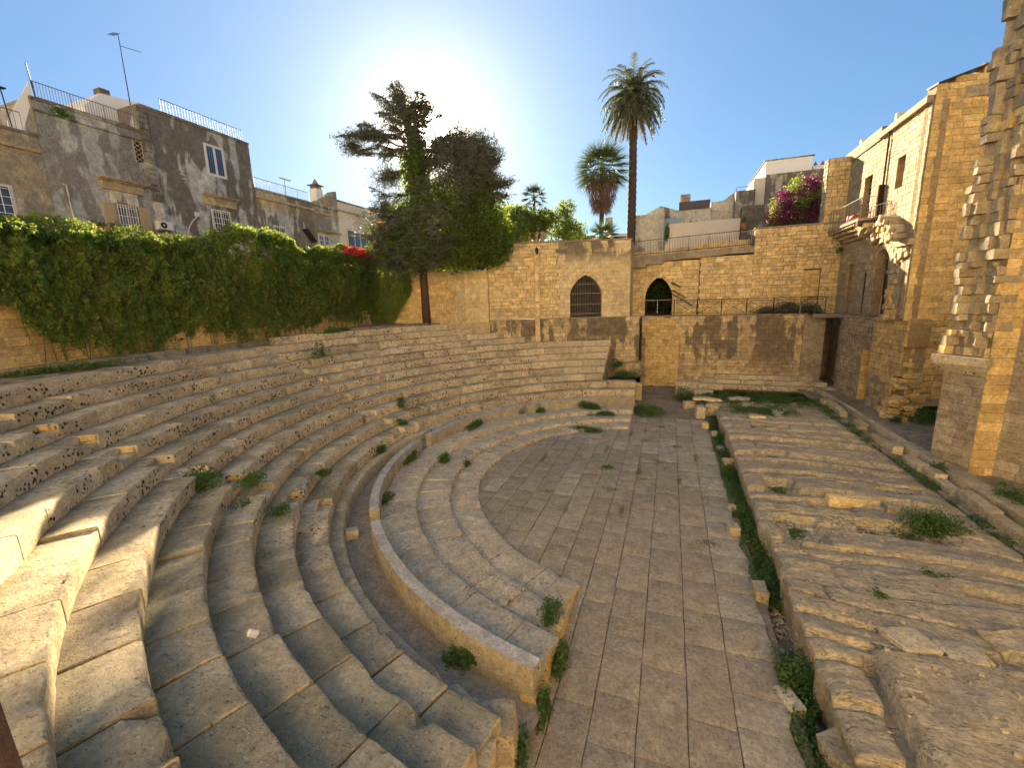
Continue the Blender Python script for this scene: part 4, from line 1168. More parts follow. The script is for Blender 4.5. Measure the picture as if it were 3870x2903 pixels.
# base storey below the terrace level
bs = thing("building_base", (9.8, 13, .6), "rough lower wall under the right-hand building, grey rubble beside orange stonework", "wall")
BO = Vector((9.78, 16.4, 0)); BU = Vector((.20, -2.5, 0)).normalized(); BN = Vector((-1, -.08, 0)).normalized()
masonry(bs, BO, BU, BN, .55, 5.28, lambda z: [(0, 3.9 if z > 3.5 else 2.75)], "grey_wall", ch=(.16, .30), bl=(.22, .55), gap=.016, proud=.05, bev=.016, jit=.016, thick=.8, maxn=300, seed=30, name='rubble_stone')
masonry(bs, BO + BU * 2.76 + BN * -.04, Vector((1, -.1, 0)), Vector((-.1, -1, 0)), .55, 3.5, lambda z: [(0, .9)], "wall_ochre", ch=(.24, .32), bl=(.4, .6), gap=.01, proud=.02, bev=.012, jit=.004, thick=.3, maxn=300, seed=31, name='quoin')
masonry(bs, BO + BU * 3.92 + BN * -.04, Vector((1, -.1, 0)), Vector((-.1, -1, 0)), 3.5, 5.28, lambda z: [(0, .9)], "wall_ochre", ch=(.24, .32), bl=(.4, .6), gap=.01, proud=.02, bev=.012, jit=.004, thick=.3, maxn=300, seed=32, name='quoin')
masonry(bs, (10.08, 12.6, 0), (.02, -1, 0), (-1, 0, 0), .55, 5.28, lambda z: [(0, 2.6 if z < 2.6 else (3.1 if z < 4 else 3.3))], "wall_ochre", ch=(.22, .30), bl=(.3, .6), gap=.014, proud=.06, bev=.018, jit=.016, thick=.8, maxn=300, seed=33, name='rubble_stone')
masonry(bs, (10.06, 12.5, 0), (.02, -1, 0), (-1, 0, 0), .55, 2.3, lambda z: [(0, 2.3 - .25 * (z - .5))], "grey_wall", ch=(.22, .30), bl=(.3, .6), gap=.014, proud=.04, bev=.018, jit=.012, thick=.3, maxn=300, seed=34, name='rubble_stone')
random.seed(41)
rb = thing("rubble_pier", (10.4, 9.6, .6), "collapsed rubble masonry stump at the foot of the right-hand building", "ruin")
for k in range(120):
    h = random.random() ** 1.4 * 2.7; s = random.uniform(.18, .40); w_ = .75 * (1 - h / 3.4)
    mb = MB(); rough_block(mb, (10.45 + random.uniform(-w_, w_ * .8) + .15, 9.75 + random.uniform(-w_, w_), .62 + h), (s * 1.3, s, s * .62), random.uniform(-.4, .4), seg=2, amp=.035); mb.build("rubble_stone", "wall_ochre" if random.random() < .75 else "seat_stone_near", rb, True, .8)

# big ochre wall closing the courtyard
bw = thing("courtyard_wall", (11.5, 10.3, 1), "very tall ochre stone wall between the lit facade and the corner tower", "wall")
WO = Vector((9.93, 9.42, 0)); WU = Vector((1, .20, 0)).normalized(); WN = Vector((.196, -.98, 0)).normalized()
def top_w(u): return 14.9 + .32 * u
def sp(z):
    if z < 14.9: return [(0, 4.5)]
    return [((z - 14.9) / .32, 4.5)]
masonry(bw, WO, WU, WN, 5.2, 15.6, sp, "wall_ochre", ch=(.24, .29), bl=(.34, .78), gap=.009, proud=.022, bev=.010, jit=.006, thick=.5, maxn=300, seed=35, name='wall_stone')
masonry(bw, WO, WU, WN, 1.3, 5.2, lambda z: [(.5, 4.5)], "wall_ochre", ch=(.20, .32), bl=(.25, .6), gap=.016, proud=.05, bev=.018, jit=.016, thick=.5, maxn=300, seed=36, name='rubble_stone')
mb = MB(); mb.obox(WO + WN * .12 + Vector((0, 0, 14.93)) - WU * .05, WU * 4.6 + Vector((0, 0, 1.47)), -WN * .6, Vector((0, 0, .06))); mb.build("roof_edge", "dark_metal", bw)
mb = MB()
for k in range(5): rough_block(mb, WO + WU * (1.6 + k * .55) + WN * .10 + Vector((0, 0, 4.22)), (.54, .26, .14), math.atan2(WU.y, WU.x), seg=2, amp=.015)
mb.build("string_course", "cornice_stone", bw)
mb = MB()
rough_block(mb, WO + WU * 2.6 + WN * .16 + Vector((0, 0, 1.42)), (3.9, .4, .30), math.atan2(WU.y, WU.x), seg=4, amp=.02); mb.build("wall_bench", "grey_wall", bw, True, .8)
lw = thing("low_wall", (11.6, 9, .6), "low grey retaining wall running to the foot of the tower", "wall")
mb = MB(); mb.prism([(12.3, 12.3, .5), (11.9, 10.2, .5), (10.95, 7.6, .5), (11.4, 7.5, .5), (12.4, 10.1, .5), (12.7, 12.3, .5)], (0, 0, .5)); mb.build("wall", "grey_wall", lw, fix=True)

# corner tower with its torn vault springing
tw = thing("corner_tower", (9.3, 2.6, .6), "tall corner tower with jagged sunlit scar of a torn-away vault above a capital", "tower")
A0, A1, B1, C1 = Vector((8.77, 3.30, 0)), Vector((9.31, 2.28, 0)), Vector((9.94, 2.33, 0)), Vector((12.6, -.6, 0))
def face(p, q, z0, z1, mat, seed, spf=None, **k):
    U = (q - p).normalized(); N = Vector((U.y, -U.x, 0)); L = (q - p).length
    if N.dot(CAM - p) < 0: N = -N
    kw = dict(ch=(.27, .33), bl=(.35, .7), gap=.008, proud=.014, bev=.008, jit=.003, thick=.15, maxn=300)
    kw.update(k)
    masonry(tw, p, U, N, z0, z1, spf or (lambda z: [(0.0, L)]), mat, seed=seed, **kw)
face(A0, A1, .5, 3.9, "grey_wall", 50)
face(A1, B1, .5, 15.5, "wall_ochre", 51)
face(B1, C1, .5, 15.5, "grey_wall", 52, ch=(.30, .38), bl=(.4, .8))
mb = MB(); mb.prism([A0 + Vector((.12, .12, .45)), A1 + Vector((.02, .17, .45)), B1 + Vector((.0, .17, .45)), C1 + Vector((.1, .2, .45)), Vector((13.6, 6, .45)), Vector((10.5, 6.5, .45))], (0, 0, 16)); mb.build("body", "grey_wall", tw, fix=True)
# capital
mb = MB(); dA = (A1 - A0).normalized(); nA = Vector((dA.y, -dA.x, 0)); nA = nA if nA.dot(CAM - A0) > 0 else -nA
poly = [A0 - dA * .25 + nA * .30, A1 + dA * .12 + nA * .22, A1 + dA * .05 - nA * .1, A0 - dA * .2 - nA * .1]
mb.prism([p + Vector((0, 0, 4.15)) for p in poly], (0, 0, .28))
poly2 = [A0 - dA * .02 + nA * .06, A1 + nA * .06, A1 - nA * .1, A0 - nA * .1]
v = [tuple(p + Vector((0, 0, 3.85))) for p in poly2] + [tuple(p + Vector((0, 0, 4.148))) for p in poly]
mb.add(v, [(0, 1, 2, 3), (4, 5, 6, 7), (0, 1, 5, 4), (1, 2, 6, 5), (2, 3, 7, 6), (3, 0, 4, 7)])
mb.build("capital", "podium_stone", tw, fix=True)
face(A0, A1, 3.45, 3.87, "facade_stone", 53, thick=.02)
random.seed(88)
LA = (A1 - A0).length
z = 4.45
while z < 15.4:
    h = random.uniform(.20, .42); u = -.10 + random.uniform(-.07, .10) + .06 * math.sin(z * 1.3) + .010 * (z - 4.5); end = LA + .02 + .04 * random.random()
    while u < end - .05:
        l = min(random.uniform(.22, .45), end - u)
        mid = (u + l / 2) / LA
        out = .05 + (.16 * random.random() if (mid < .28 or mid > .8) else -.12 + .16 * random.random())
        if random.random() < .12: u += l; continue
        c = A0 + dA * (u + l / 2) + nA * (out / 2 - .16 + random.uniform(-.05, .05))
        mb = MB(); rough_block(mb, (c.x + .05, c.y, z + h / 2), (out + .42, l * .95, h - .012), random.uniform(-.06, .06), seg=2, amp=.018, bev=.05)
        mb.build("torn_stone", "grey_wall" if z > 11.5 + random.uniform(-1, 1) else ("wall_ochre" if random.random() < .15 else "facade_stone"), tw, True, .8)
        u += l
    z += h
for k in range(9):   # fragment of arch high on the tower
    t = k / 8; c = Vector((9.75 + .8 * t, 2.05 - .3 * t, 9.3 + 1.1 * math.sin(t * 1.5)))
    mb = MB(); rough_block(mb, c, (.26, .34, .24), .2, (0, -.8 * t), seg=2, amp=.03); mb.build("arch_fragment", "fresh_cut", tw, True, .8)
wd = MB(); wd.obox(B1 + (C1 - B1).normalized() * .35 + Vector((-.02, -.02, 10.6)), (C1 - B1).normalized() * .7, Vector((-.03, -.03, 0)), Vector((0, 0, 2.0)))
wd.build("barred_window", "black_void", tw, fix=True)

# ------------------------------------------------------------------ houses on the left (facades on x = -24)
XH = -24.0
def window_in(parent, y0, y1, z0, z1, xf=XH, frame="white_metal", gl="glass_dark", bars=0, barmat="white_metal", mull=1, t=.07, rec=.10):
    mb = MB(); mb.box(xf - rec, xf + .035, y0, y0 + t, z0, z1); mb.box(xf - rec, xf + .035, y1 - t, y1, z0, z1)
    mb.box(xf - rec, xf + .03, y0 + t, y1 - t, z0, z0 + t); mb.box(xf - rec, xf + .03, y0 + t, y1 - t, z1 - t, z1)
    for k in range(mull):
        c = y0 + (y1 - y0) * (k + 1) / (mull + 1); mb.box(xf - rec, xf + .025, c - t / 2, c + t / 2, z0 + t, z1 - t)
    w_ = mb.build("window", frame, parent)
    g = MB(); g.box(xf - .02, xf + .006, y0 + .02, y1 - .02, z0 + .02, z1 - .02); g.build("pane", gl, w_)
    for k in range(bars):
        c = y0 + (y1 - y0) * (k + .5) / bars; mb = MB(); mb.tube([(xf + .09, c, z0), (xf + .09, c, z1)], .014, 5); mb.build("bar", barmat, w_)
    if bars:
        mb = MB()
        for z in np.linspace(z0 + .15, z1 - .15, 4): mb.box(xf + .08, xf + .10, y0, y1, z - .012, z + .012)
        mb.build("crossbars", barmat, w_)
    return w_
def cornice(parent, y0, y1, z, h=.3, d=.28, xf=XH):
    mb = MB(); mb.box(xf, xf + d, y0, y1, z - .07, z); mb.box(xf, xf + d * .7, y0 + .06, y1 - .06, z - .14, z - .072); mb.box(xf, xf + d * .35, y0 + .12, y1 - .12, z - h, z - .142)
    return mb.build("lintel", "cornice_stone", parent)
def roof_rail(parent, p0, p1, h, n, mat="grey_metal"):
    p0, p1 = Vector(p0), Vector(p1); up = Vector((0, 0, h))
    mb = MB(); mb.tube([p0 + up, p1 + up], .018, 4); mb.tube([p0 + up * .1, p1 + up * .1], .014, 4)
    for k in range(n + 1):
        p = p0 + (p1 - p0) * k / n; mb.tube([p, p + up], .010 if k % 12 else .022, 4)
    mb.build("roof_railing", mat, parent)

def house(label, y0, y1, zt, mat, depth=9, coping=.12, xoff=0.0, zb=3.0):
    h = thing("house", (XH + xoff, (y0 + y1) / 2, zb), label, "house")
    mb = MB(); mb.box(XH + xoff - depth, XH + xoff, y0, y1, zb, zt); mb.build("wall", mat, h)
    mb = MB(); mb.box(XH + xoff - depth, XH + xoff + .05, y0 + .003, y1 - .003, zt, zt + coping); mb.build("coping", "house_dark", h)
    return h
hA = house("low old house with yellow band and barred window at the left picture edge", -14.5, -4.35, 13.55, "house_yellow")
mb = MB(); mb.box(XH, XH + .10, -14.4, -4.4, 12.95, 13.05); mb.build("string_course", "cornice_stone", hA)
window_in(hA, -7.2, -5.45, 10.3, 11.5, bars=7, gl="glass_dark")
roof_rail(hA, (XH - .1, -13, 13.6), (XH - .1, -4.7, 13.6), .75, 46)
hB = house("tall grey stained house with shuttered barred balcony window and roof railing", -4.34, -.46, 14.95, "house_wall")
hC = house("taller grey stained house with white double window and stone corner strip", -.455, 5.2, 16.15, "house_wall", xoff=0.0)
mb = MB(); mb.box(XH, XH + .07, -4.34, -.46, 14.55, 14.62); mb.build("string_course", "house_dark", hB)
random.seed(12)
for k in range(17):   # quoins between the two houses
    z = 11.9 + k * .25
    mb = MB(); mb.box(XH, XH + .10 + .02 * (k % 2), -.62 + .05 * (k % 2), -.22, z + .012, z + .24); mb.build("quoin", "house_dark", hC)
mb = MB(); mb.box(XH, XH + .12, -.56, -.2, 10.9, 11.88); mb.build("plaster_panel", "house_pale", hC)
cornice(hB, -2.66, -.82, 12.56, .5); window_in(hB, -2.18, -1.34, 10.1, 11.5, bars=8, mull=1, frame="tan_wood")
mb = MB(); mb.box(XH, XH + .05, -2.3, -1.2, 11.52, 12.05); mb.build("lintel_panel", "house_pale", hB)
for y0, y1 in ((-2.68, -2.22), (-1.30, -.84)):
    mb = MB(); mb.box(XH + .03, XH + .09, y0, y1, 10.15, 11.5)
    s = mb.build("shutter", "tan_wood", hB)
    mb = MB()
    for k in range(15): mb.obox((XH + .091, y0 + .05, 10.24 + k * .083), (0, y1 - y0 - .1, 0), (.025, 0, -.02), (0, 0, .03))
    mb.build("slats", "tan_wood", s)
mb = MB(); mb.box(XH - .1, XH + .8, -3.9, 0.0, 9.1, 9.25); bal = mb.build("balcony", "cornice_stone", hB)
mb = MB()
for k in range(44):
    y = -3.85 + k * .088; mb.tube([(XH + .78, y, 9.25), (XH + .78, y, 10.28)], .012, 4)
mb.tube([(XH + .78, -3.88, 10.28), (XH + .78, -.02, 10.28)], .022, 5); mb.build("balcony_railing", "white_metal", bal)
for y in (-3.6, -2.9, -1.7, -.6):
    mb = MB(); mb.box(XH + .80, XH + 1.0, y, y + .5, 10.10, 10.26)
    p = tag(mb.build("flower_trough", "terracotta"), {-3.6: "terracotta trough with trailing plant, leftmost on the balcony rail", -2.9: "terracotta trough with plant, second from left on the balcony rail", -1.7: "terracotta trough with little plant under the barred window", -.6: "terracotta trough below the air conditioner"}[y], "planter", "planters on the house balcony rail")
    n = 260 if y < -2 else 60
    P = np.array([XH + .9, y + .25, 10.32]) + rng.normal(size=(n, 3)) * (.10, .22, .09)
    leaves("plant", P, .045, "weed_leaf", p)
# lattice, vent, window, lower window
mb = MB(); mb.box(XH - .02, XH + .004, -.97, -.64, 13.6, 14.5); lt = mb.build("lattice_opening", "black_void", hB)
mb = MB()
for k in range(5):
    z = 13.6 + k * .2
    mb.tube([(XH + .02, -.97, z), (XH + .02, -.64, z + .25)], .014, 4); mb.tube([(XH + .02, -.64, z), (XH + .02, -.97, z + .25)], .014, 4)
mb.box(XH, XH + .04, -.99, -.96, 13.55, 14.55); mb.box(XH, XH + .04, -.65, -.62, 13.55, 14.55); mb.build("lattice", "tan_wood", lt)
window_in(hC, 2.42, 3.52, 13.85, 15.47, gl="glass_blue", bars=0, t=.12)
mb = MB()
for k in range(8):
    y = 2.55 + k * .12; mb.box(XH + .010, XH + .016, y, y + .02, 13.95, 15.35)
mb.build("inner_bars", "grey_metal", hC)
cornice(hC, 1.9, 3.92, 12.82, .55); window_in(hC, 2.28, 3.38, 10.9, 12.08, bars=8, frame="white_metal")
mb = MB()
for z in (13.3, 13.5, 13.7): mb.box(XH, XH + .03, .88, 1.35, z, z + .03)
mb.build("vent", "house_pale", hC)
ac = thing("air_conditioner", (XH + .25, -.35, 10.6), "white air conditioner unit with round fan on the grey house wall", "air conditioner")
mb = MB(); mb.box(XH + .02, XH + .36, -.68, -.04, 10.58, 10.96); mb.build("casing", "white_metal", ac)
mb = MB(); mb.tube([(XH + .355, -.47, 10.77), (XH + .375, -.47, 10.77)], .145, 18); mb.build("fan_grille", "dark_metal", ac)
mb = MB(); mb.tube([(XH + .37, -.47, 10.77), (XH + .385, -.47, 10.77)], .04, 10); mb.build("fan_hub", "white_metal", ac)
mb = MB(); mb.box(XH + .02, XH + .34, -.60, -.56, 10.50, 10.578); mb.box(XH + .02, XH + .34, -.14, -.10, 10.50, 10.578); mb.build("bracket", "grey_metal", ac)
ds = thing("wall_antenna", (XH, 1.2, 10.5), "small white box antenna with curved white mounting pipe on the grey wall", "antenna")
mb = MB(); mb.box(XH + .15, XH + .22, 1.25, 1.48, 11.5, 11.72); mb.build("panel", "white_metal", ds)
mb = MB(); mb.tube([(XH + .18, 1.36, 11.5), (XH + .2, 1.05, 11.2), (XH + .2, .85, 10.9), (XH + .1, .75, 10.4)], .025, 6); mb.build("arm", "white_metal", ds)
mb = MB(); mb.tube([(XH + .05, -3.78, 10.4), (XH + .05, -3.80, 11.9), (XH + .05, -3.9, 11.92)], .03, 6); mb.build("pipe", "house_pale", hB)
roof_rail(hB, (XH - .1, -4.1, 15.07), (XH - .1, -.7, 15.07), .62, 36); roof_rail(hC, (XH - .1, .6, 16.27), (XH - .1, 4.95, 16.27), .62, 30, 'dark_metal')
mb = MB(); roof_pts = 0
mb = MB(); mb.prism([(XH - .1, -4.2, 15.07), (XH - .1, -4.2, 15.65), (XH - .1, -5.1, 13.9), (XH - .1, -5.1, 13.67), (XH - .1, -4.7, 13.67)], (-.05, 0, 0)); mb.build("stair_screen", "white_plaster", hB, fix=True)
# white rooftop cabin, chimney, masts
rb_ = thing("rooftop_cabin", (XH - 2.4, -.5, 15), "white gabled rooftop cabin behind the roof railing of the grey house", "rooftop cabin")
mb = MB(); mb.prism([(XH - 1.6, -1.75, 15.0), (XH - 1.6, -1.75, 15.95), (XH - 1.6, -1.02, 16.75), (XH - 1.6, 1.05, 17.0), (XH - 1.6, 1.05, 15.0)], (-3, 0, 0)); mb.build("wall", "white_plaster", rb_, fix=True)
mb = MB(); mb.box(XH - 2.2, XH - 1.7, -.95, -.55, 16.7, 17.05); mb.build("chimney", "house_dark", rb_)
mb = MB(); mb.box(XH - 1.595, XH - 1.57, .25, .85, 15.9, 16.5); mb.build("window", "cornice_stone", rb_)
an = thing("tv_antenna", (XH - .8, -.44, 16), "tall thin television mast with comb-like aerial above the roof cabin", "antenna")
mb = MB(); mb.tube([(XH - .6, -.42, 16.1), (XH - .6, -.40, 19.3)], [.026, .016], 6); mb.build("mast", "dark_metal", an)
mb = MB(); mb.tube([(XH - .6, -.41, 18.8), (XH - .6, .48, 18.95)], .013, 4); mb.build("boom", "dark_metal", an)
mb = MB(); mb.tube([(XH - .6, -.40, 19.25), (XH - .6, -.75, 19.12)], .012, 4)
for k in range(8):
    y = -.44 - k * .04; mb.tube([(XH - .85, y, 19.24 - k * .014), (XH - .35, y, 19.24 - k * .014)], .006, 3)
mb.build("comb_element", "dark_metal", an)
for k, (y, z0, z1, lab) in enumerate([(-4.1, 15.0, 16.3, "thin roof pole at the left end of the upper roof railing"), (-5.0, 13.7, 15.05, "thin roof pole with flat cap at the far left, taller one"), (-5.4, 13.7, 14.85, "thin roof pole with flat cap at the far left, shorter one")]):
    p = thing("roof_pole", (XH - .1, y, z0), lab, "pole"); mb = MB(); mb.tube([(XH - .1, y, z0), (XH - .1, y - .08, z1)], .022, 5); mb.build("pole", "dark_metal", p)
    if k: mb = MB(); mb.box(XH - .2, XH, y - .2, y + .05, z1, z1 + .03); mb.build("cap", "dark_metal", p)
hD = house("long lower stained house right of the tall grey one, railing on its roof", 5.205, 9.68, 13.70, "house_yellow")
mb = MB(); mb.box(XH, XH + .16, 5.25, 9.66, 13.25, 13.38); mb.build("string_course", "cornice_stone", hD)
mb = MB(); mb.box(XH, XH + .004, 5.3, 9.6, 9.0, 12.6); mb.build("grey_render", "house_wall", hD)
window_in(hD, 6.2, 7.15, 10.6, 11.8, bars=6); roof_rail(hD, (XH - .1, 5.3, 13.83), (XH - .1, 9.5, 13.83), .62, 46)
hE = house("middle distance house with sloping wall end and barred windows", 9.685, 12.15, 13.62, "house_wall")
window_in(hE, 9.9, 11.0, 10.6, 11.78, bars=7, frame="white_metal"); 
mb = MB(); mb.prism([(XH + .003, 9.8, 13.75), (XH + .003, 12.0, 15.05), (XH + .003, 12.2, 15.05), (XH + .003, 12.2, 13.75)], (-.6, 0, 0)); mb.build("sloping_wall", "house_yellow", hE, fix=True)
mb = MB(); mb.box(XH, XH + .14, 9.7, 12.1, 13.15, 13.26); mb.build("string_course", "cornice_stone", hE)
mb = MB(); mb.box(XH, XH + .25, 9.7, 12.1, 11.95, 12.05); mb.build("ledge", "cornice_stone", hE)
ch = thing("chimney_pot", (XH - .6, 10.8, 13.8), "whitish chimney with pointed cap and round vents above the low house", "chimney")
mb = MB(); mb.box(XH - .9, XH - .3, 10.5, 11.15, 13.7, 15.0); mb.build("stack", "white_plaster", ch)
mb = MB(); mb.box(XH - .85, XH - .35, 10.55, 11.1, 15.0, 15.22); mb.build("vent_band", "house_dark", ch)
mb = MB(); mb.box(XH - 1.0, XH - .2, 10.4, 11.25, 15.22, 15.27); mb.lathe((XH - .6, 10.82, 15.27), [(.33, 0), (.05, .42)], 4); mb.build("cap", "house_dark", ch)
an = thing("tv_antenna", (XH - .5, 8.0, 13.8), "small rooftop aerial with whitish panel on the long lower house", "antenna")
mb = MB(); mb.tube([(XH - .5, 8, 13.8), (XH - .5, 8, 15.1)], .02, 5); mb.build("mast", "grey_metal", an)
mb = MB(); mb.box(XH - .55, XH - .45, 7.6, 8.5, 14.98, 15.05); mb.build("aerial", "white_metal", an)
hF = house("cream coloured plain house with blue shutters, partly behind the cedar", 12.155, 19.5, 14.4, "cream_plaster")
mb = MB(); mb.box(XH, XH + .12, 12.2, 19.4, 13.72, 13.80); mb.build("string_course", "cornice_stone", hF)
window_in(hF, 13.72, 15.2, 11.2, 12.4, mull=1)
for y0, y1 in ((13.05, 13.68), (15.24, 15.8)):
    mb = MB(); mb.box(XH + .02, XH + .07, y0, y1, 11.2, 12.42); mb.build("shutter", "blue_shutter", hF)
mb = MB(); mb.obox((XH + .6, 7.9, 11.7), (0, .7, -.75), (.5, 0, 0), (0, .05, .06))
tag(mb.build("awning", "dark_metal"), "dark tilted awning strip in front of the long lower house", "awning")
rb2 = thing("town_houses", (-40, 25, 4), "plain pale houses far behind the cedar", "house")
mb = MB(); mb.box(-46, -36, 22, 60, 4, 13.0); mb.build("wall", "house_pale", rb2)

# the row of houses is enlarged to full storey height and set four metres further back from the garden wall
HS = 1.1674
for o in list(COL.objects):
    if o.parent is None and o.location.x < -23.2 and o.location.y < 21 and o.name.split('.')[0] in ('house', 'air_conditioner', 'wall_antenna', 'rooftop_cabin', 'tv_antenna', 'roof_pole', 'chimney_pot', 'awning'):
        o.scale = (HS, HS, HS); P0 = Vector((-24, 0, 3)); o.location = P0 + (o.location - P0) * HS + Vector((-3.998, 2.54, -0.603))   # four metres further back

# ------------------------------------------------------------------ buildings beyond the far wall
def bld(name, label, mat, boxes, cat="house"):
    h = thing(name, (boxes[0][0], boxes[0][2], 4), label, cat)
    for bx in boxes:
        mb = MB(); mb.box(*bx[:6]); mb.build(bx[6] if len(bx) > 6 else "wall", bx[7] if len(bx) > 7 else mat, h)
    return h
h = bld("house", "grey rendered low house with small dark square window beside the palm", "house_pale", [(-3.6, -.9, 26, 32, 4.6, 13.78)])
mb = MB(); mb.box(-2.05, -1.5, 25.97, 25.995, 12.7, 13.2); mb.build("window", "glass_dark", h)
mb = MB(); mb.prism([(-3.1, 27.5, 13.78), (-1.3, 27.5, 14.68), (.2, 27.5, 14.15), (.2, 27.5, 13.2), (-3.1, 27.5, 13.2)], (0, 4, 0)); mb.build("gable", "house_pale", h, fix=True)
mb = MB(); mb.tube([(-1.45, 25.95, 13.7), (-1.45, 25.95, 11)], .04, 5); mb.build("pipe", "white_metal", h)
h = bld("house", "light blue washed narrow wall next to the grey low house", "light_blue_plaster", [(-.9, .3, 26.6, 32, 4.6, 13.4)])
h = bld("house", "pale blockwork house with brown roof screen and square chimney", "house_pale", [(-.2, 2.85, 27.2, 34, 4.6, 14.1), (.35, 1.2, 28.5, 29.5, 14.1, 15.65, "chimney", "house_yellow"), (.25, 2.75, 27.1, 27.18, 14.05, 14.75, "roof_screen", "brown_grill"), (2.85, 4.6, 27.6, 34, 4.6, 14.6)])
mb = MB(); mb.prism([(2.8, 27.5, 13.9), (4.7, 27.5, 15.25), (4.7, 27.5, 13.6)], (0, 3, 0)); mb.build("sloping_wall", "house_pale", h, fix=True)
h = bld("garden_wall", "long tan plastered garden wall above the stair ramp", "cream_plaster", [(-.75, 4.85, 24.6, 25.0, 4.6, 12.62)], "wall")
h = bld("house", "dark stained stone house between the garden wall and bougainvillea", "house_dark", [(4.6, 6.0, 26.2, 34, 4.6, 15.0), (5.0, 7.2, 25.2, 26.1, 4.6, 13.6)])
mb = MB(); mb.tube([(4.6, 26.3, 15.3), (6.0, 26.3, 15.3)], .02, 4); mb.tube([(4.6, 26.3, 15.3), (4.6, 26.3, 15)], .02, 4); mb.build("roof_railing", "grey_metal", h)
h = bld("house", "tall grey blockwork house with white rooftop box behind the bougainvillea", "house_dark", [(5.95, 6.8, 27, 36, 4.6, 16.0, "side_wall", "cream_plaster"), (6.8, 11.5, 26.9, 36, 4.6, 16.15), (6.8, 10.1, 27.6, 36, 16.15, 17.35, "rooftop_room", "white_plaster"), (6.7, 10.2, 27.5, 36.1, 17.35, 17.42, "roof_slab", "house_dark"), (7.9, 8.5, 26.85, 26.9, 13.8, 14.9, "window", "glass_blue"), (10.4, 11.3, 28.5, 29.2, 16.15, 16.8, "chimney", "white_plaster")])
mb = MB(); mb.lathe((10.6, 28.8, 16.8), [(.2, 0), (.02, .4)], 4); mb.lathe((11.1, 28.8, 16.8), [(.2, 0), (.02, .4)], 4); mb.build("chimney_cap", "terracotta", h)
h = bld("house", "distant white house with tiled lean-to roof left of the tall palm", "white_plaster", [(-9.5, -3.9, 33, 40, 4.6, 13.2), (-6.9, -6.2, 32.5, 33, 12.5, 15.0, "chimney", "house_pale")])
mb = MB(); mb.prism([(-12.0, 32.8, 13.0), (-10.1, 32.8, 14.0), (-8.2, 32.8, 13.0)], (0, 5, 0)); mb.build("gable_roof", "house_dark", h, fix=True)
mb = MB()
for k in range(14): mb.tube([(-6 + k * .16, 32.6, 12.9), (-6 + k * .16, 36, 13.7)], .07, 6)
mb.build("roof_tiles", "house_dark", h)
# tower-like stub above the flank wall, at the building corner
sw = thing("wall_stub", (9.4, 18.8, 10.9), "narrow pitted stone wall stub rising beside the bougainvillea", "wall")
masonry(sw, (8.75, 18.2, 0), X1, NN, 10.9, 14.7, lambda z: [(0, 1.15)], "wall_stone", ch=(.22, .28), bl=(.22, .4), gap=.016, proud=.05, bev=.018, jit=.014, thick=.8, maxn=300, seed=60)
masonry(sw, (8.75, 19.0, 0), (0, -1, 0), (-1, 0, 0), 10.9, 14.7, lambda z: [(0, .8)], "facade_stone", ch=(.22, .28), bl=(.22, .4), gap=.016, proud=.05, bev=.018, jit=.014, thick=.1, maxn=300, seed=61)

# unseen wall block added behind the viewpoint to bounce warm sunlight onto the theatre
rh = thing("bounce_wall", (-3, -34, 4), "unseen pale wall block added behind the viewpoint to bounce warm sunlight", "house")
mb = MB(); mb.box(-70, 70, -45, -33, -1, 24); mb.build("wall", "bounce_stone", rh)
for k in range(6): window_in(rh, 0, .1, 0, .1) if False else None
for k in range(7):
    for z in (5.5, 10.2):
        mb = MB(); mb.box(-21 + k * 6.4, -19.7 + k * 6.4, -33.04, -32.97, z, z + 2.2); mb.build("window", "glass_dark", rh)
# side wall returning along the right of the court, out of the picture
rs = thing("side_house", (15, -10, 0), "stone house closing the right side of the court beyond the picture edge", "house")
mb = MB(); mb.box(15.2, 22, -20.1, 0.2, -1, 15); mb.build("wall", "facade_stone", rs)

# ------------------------------------------------------------------ ivy wall on the left
iw = thing("boundary_wall", (-19.6, 0, 4.6), "long yellow blockwork boundary wall behind the top seats, mostly under creeper", "wall")
IP = [(-18.2, -16.5), (-18.75, -9.0), (-19.65, -6.6), (-19.85, -4), (-19.7, 0), (-19.9, 6), (-20.2, 10.6)]
random.seed(66)
for k in range(len(IP) - 1):
    a, b2 = Vector((*IP[k], 0)), Vector((*IP[k + 1], 0)); U = (b2 - a).normalized(); L = (b2 - a).length
    masonry(iw, a, U, Vector((U.y, -U.x, 0)), 4.3, 9.2 if k else 9.0, lambda z: [(0, L)], "wall_smooth" if False else "wall_ochre", ch=(.26, .30), bl=(.45, .75), gap=.010, proud=.014, bev=.010, jit=.003, thick=.35, maxn=90 if k < 3 else 0, seed=70 + k, name='block_stone')
mb = MB()
v = [(-18.0, -16.5), (-18.0, -9.2), (-17.5, -6), (-18.2, -3), (-18.2, 1), (-18.4, 4)]
hs = []
def terr(x, y): return 4.82 + .22 * max(0, min(1, (-x - 18.3) / .6)) + nz(x, y, 0, 1.5) * .05
height_sheet("top_soil", np.linspace(-21, -16.6, 30), np.linspace(-16, 11.5, 120), lambda x, y: terr(x, y) if (x * x + y * y) > 19.45 ** 2 else 2.0, "soil")
height_sheet("top_soil", np.linspace(-20.4, -13.0, 40), np.linspace(6, 13.6, 40), lambda x, y: (5.26 + nz(x, y, 0, 1.5) * .04) if (x * x + y * y) > 19.6 ** 2 else 1.2, "soil")

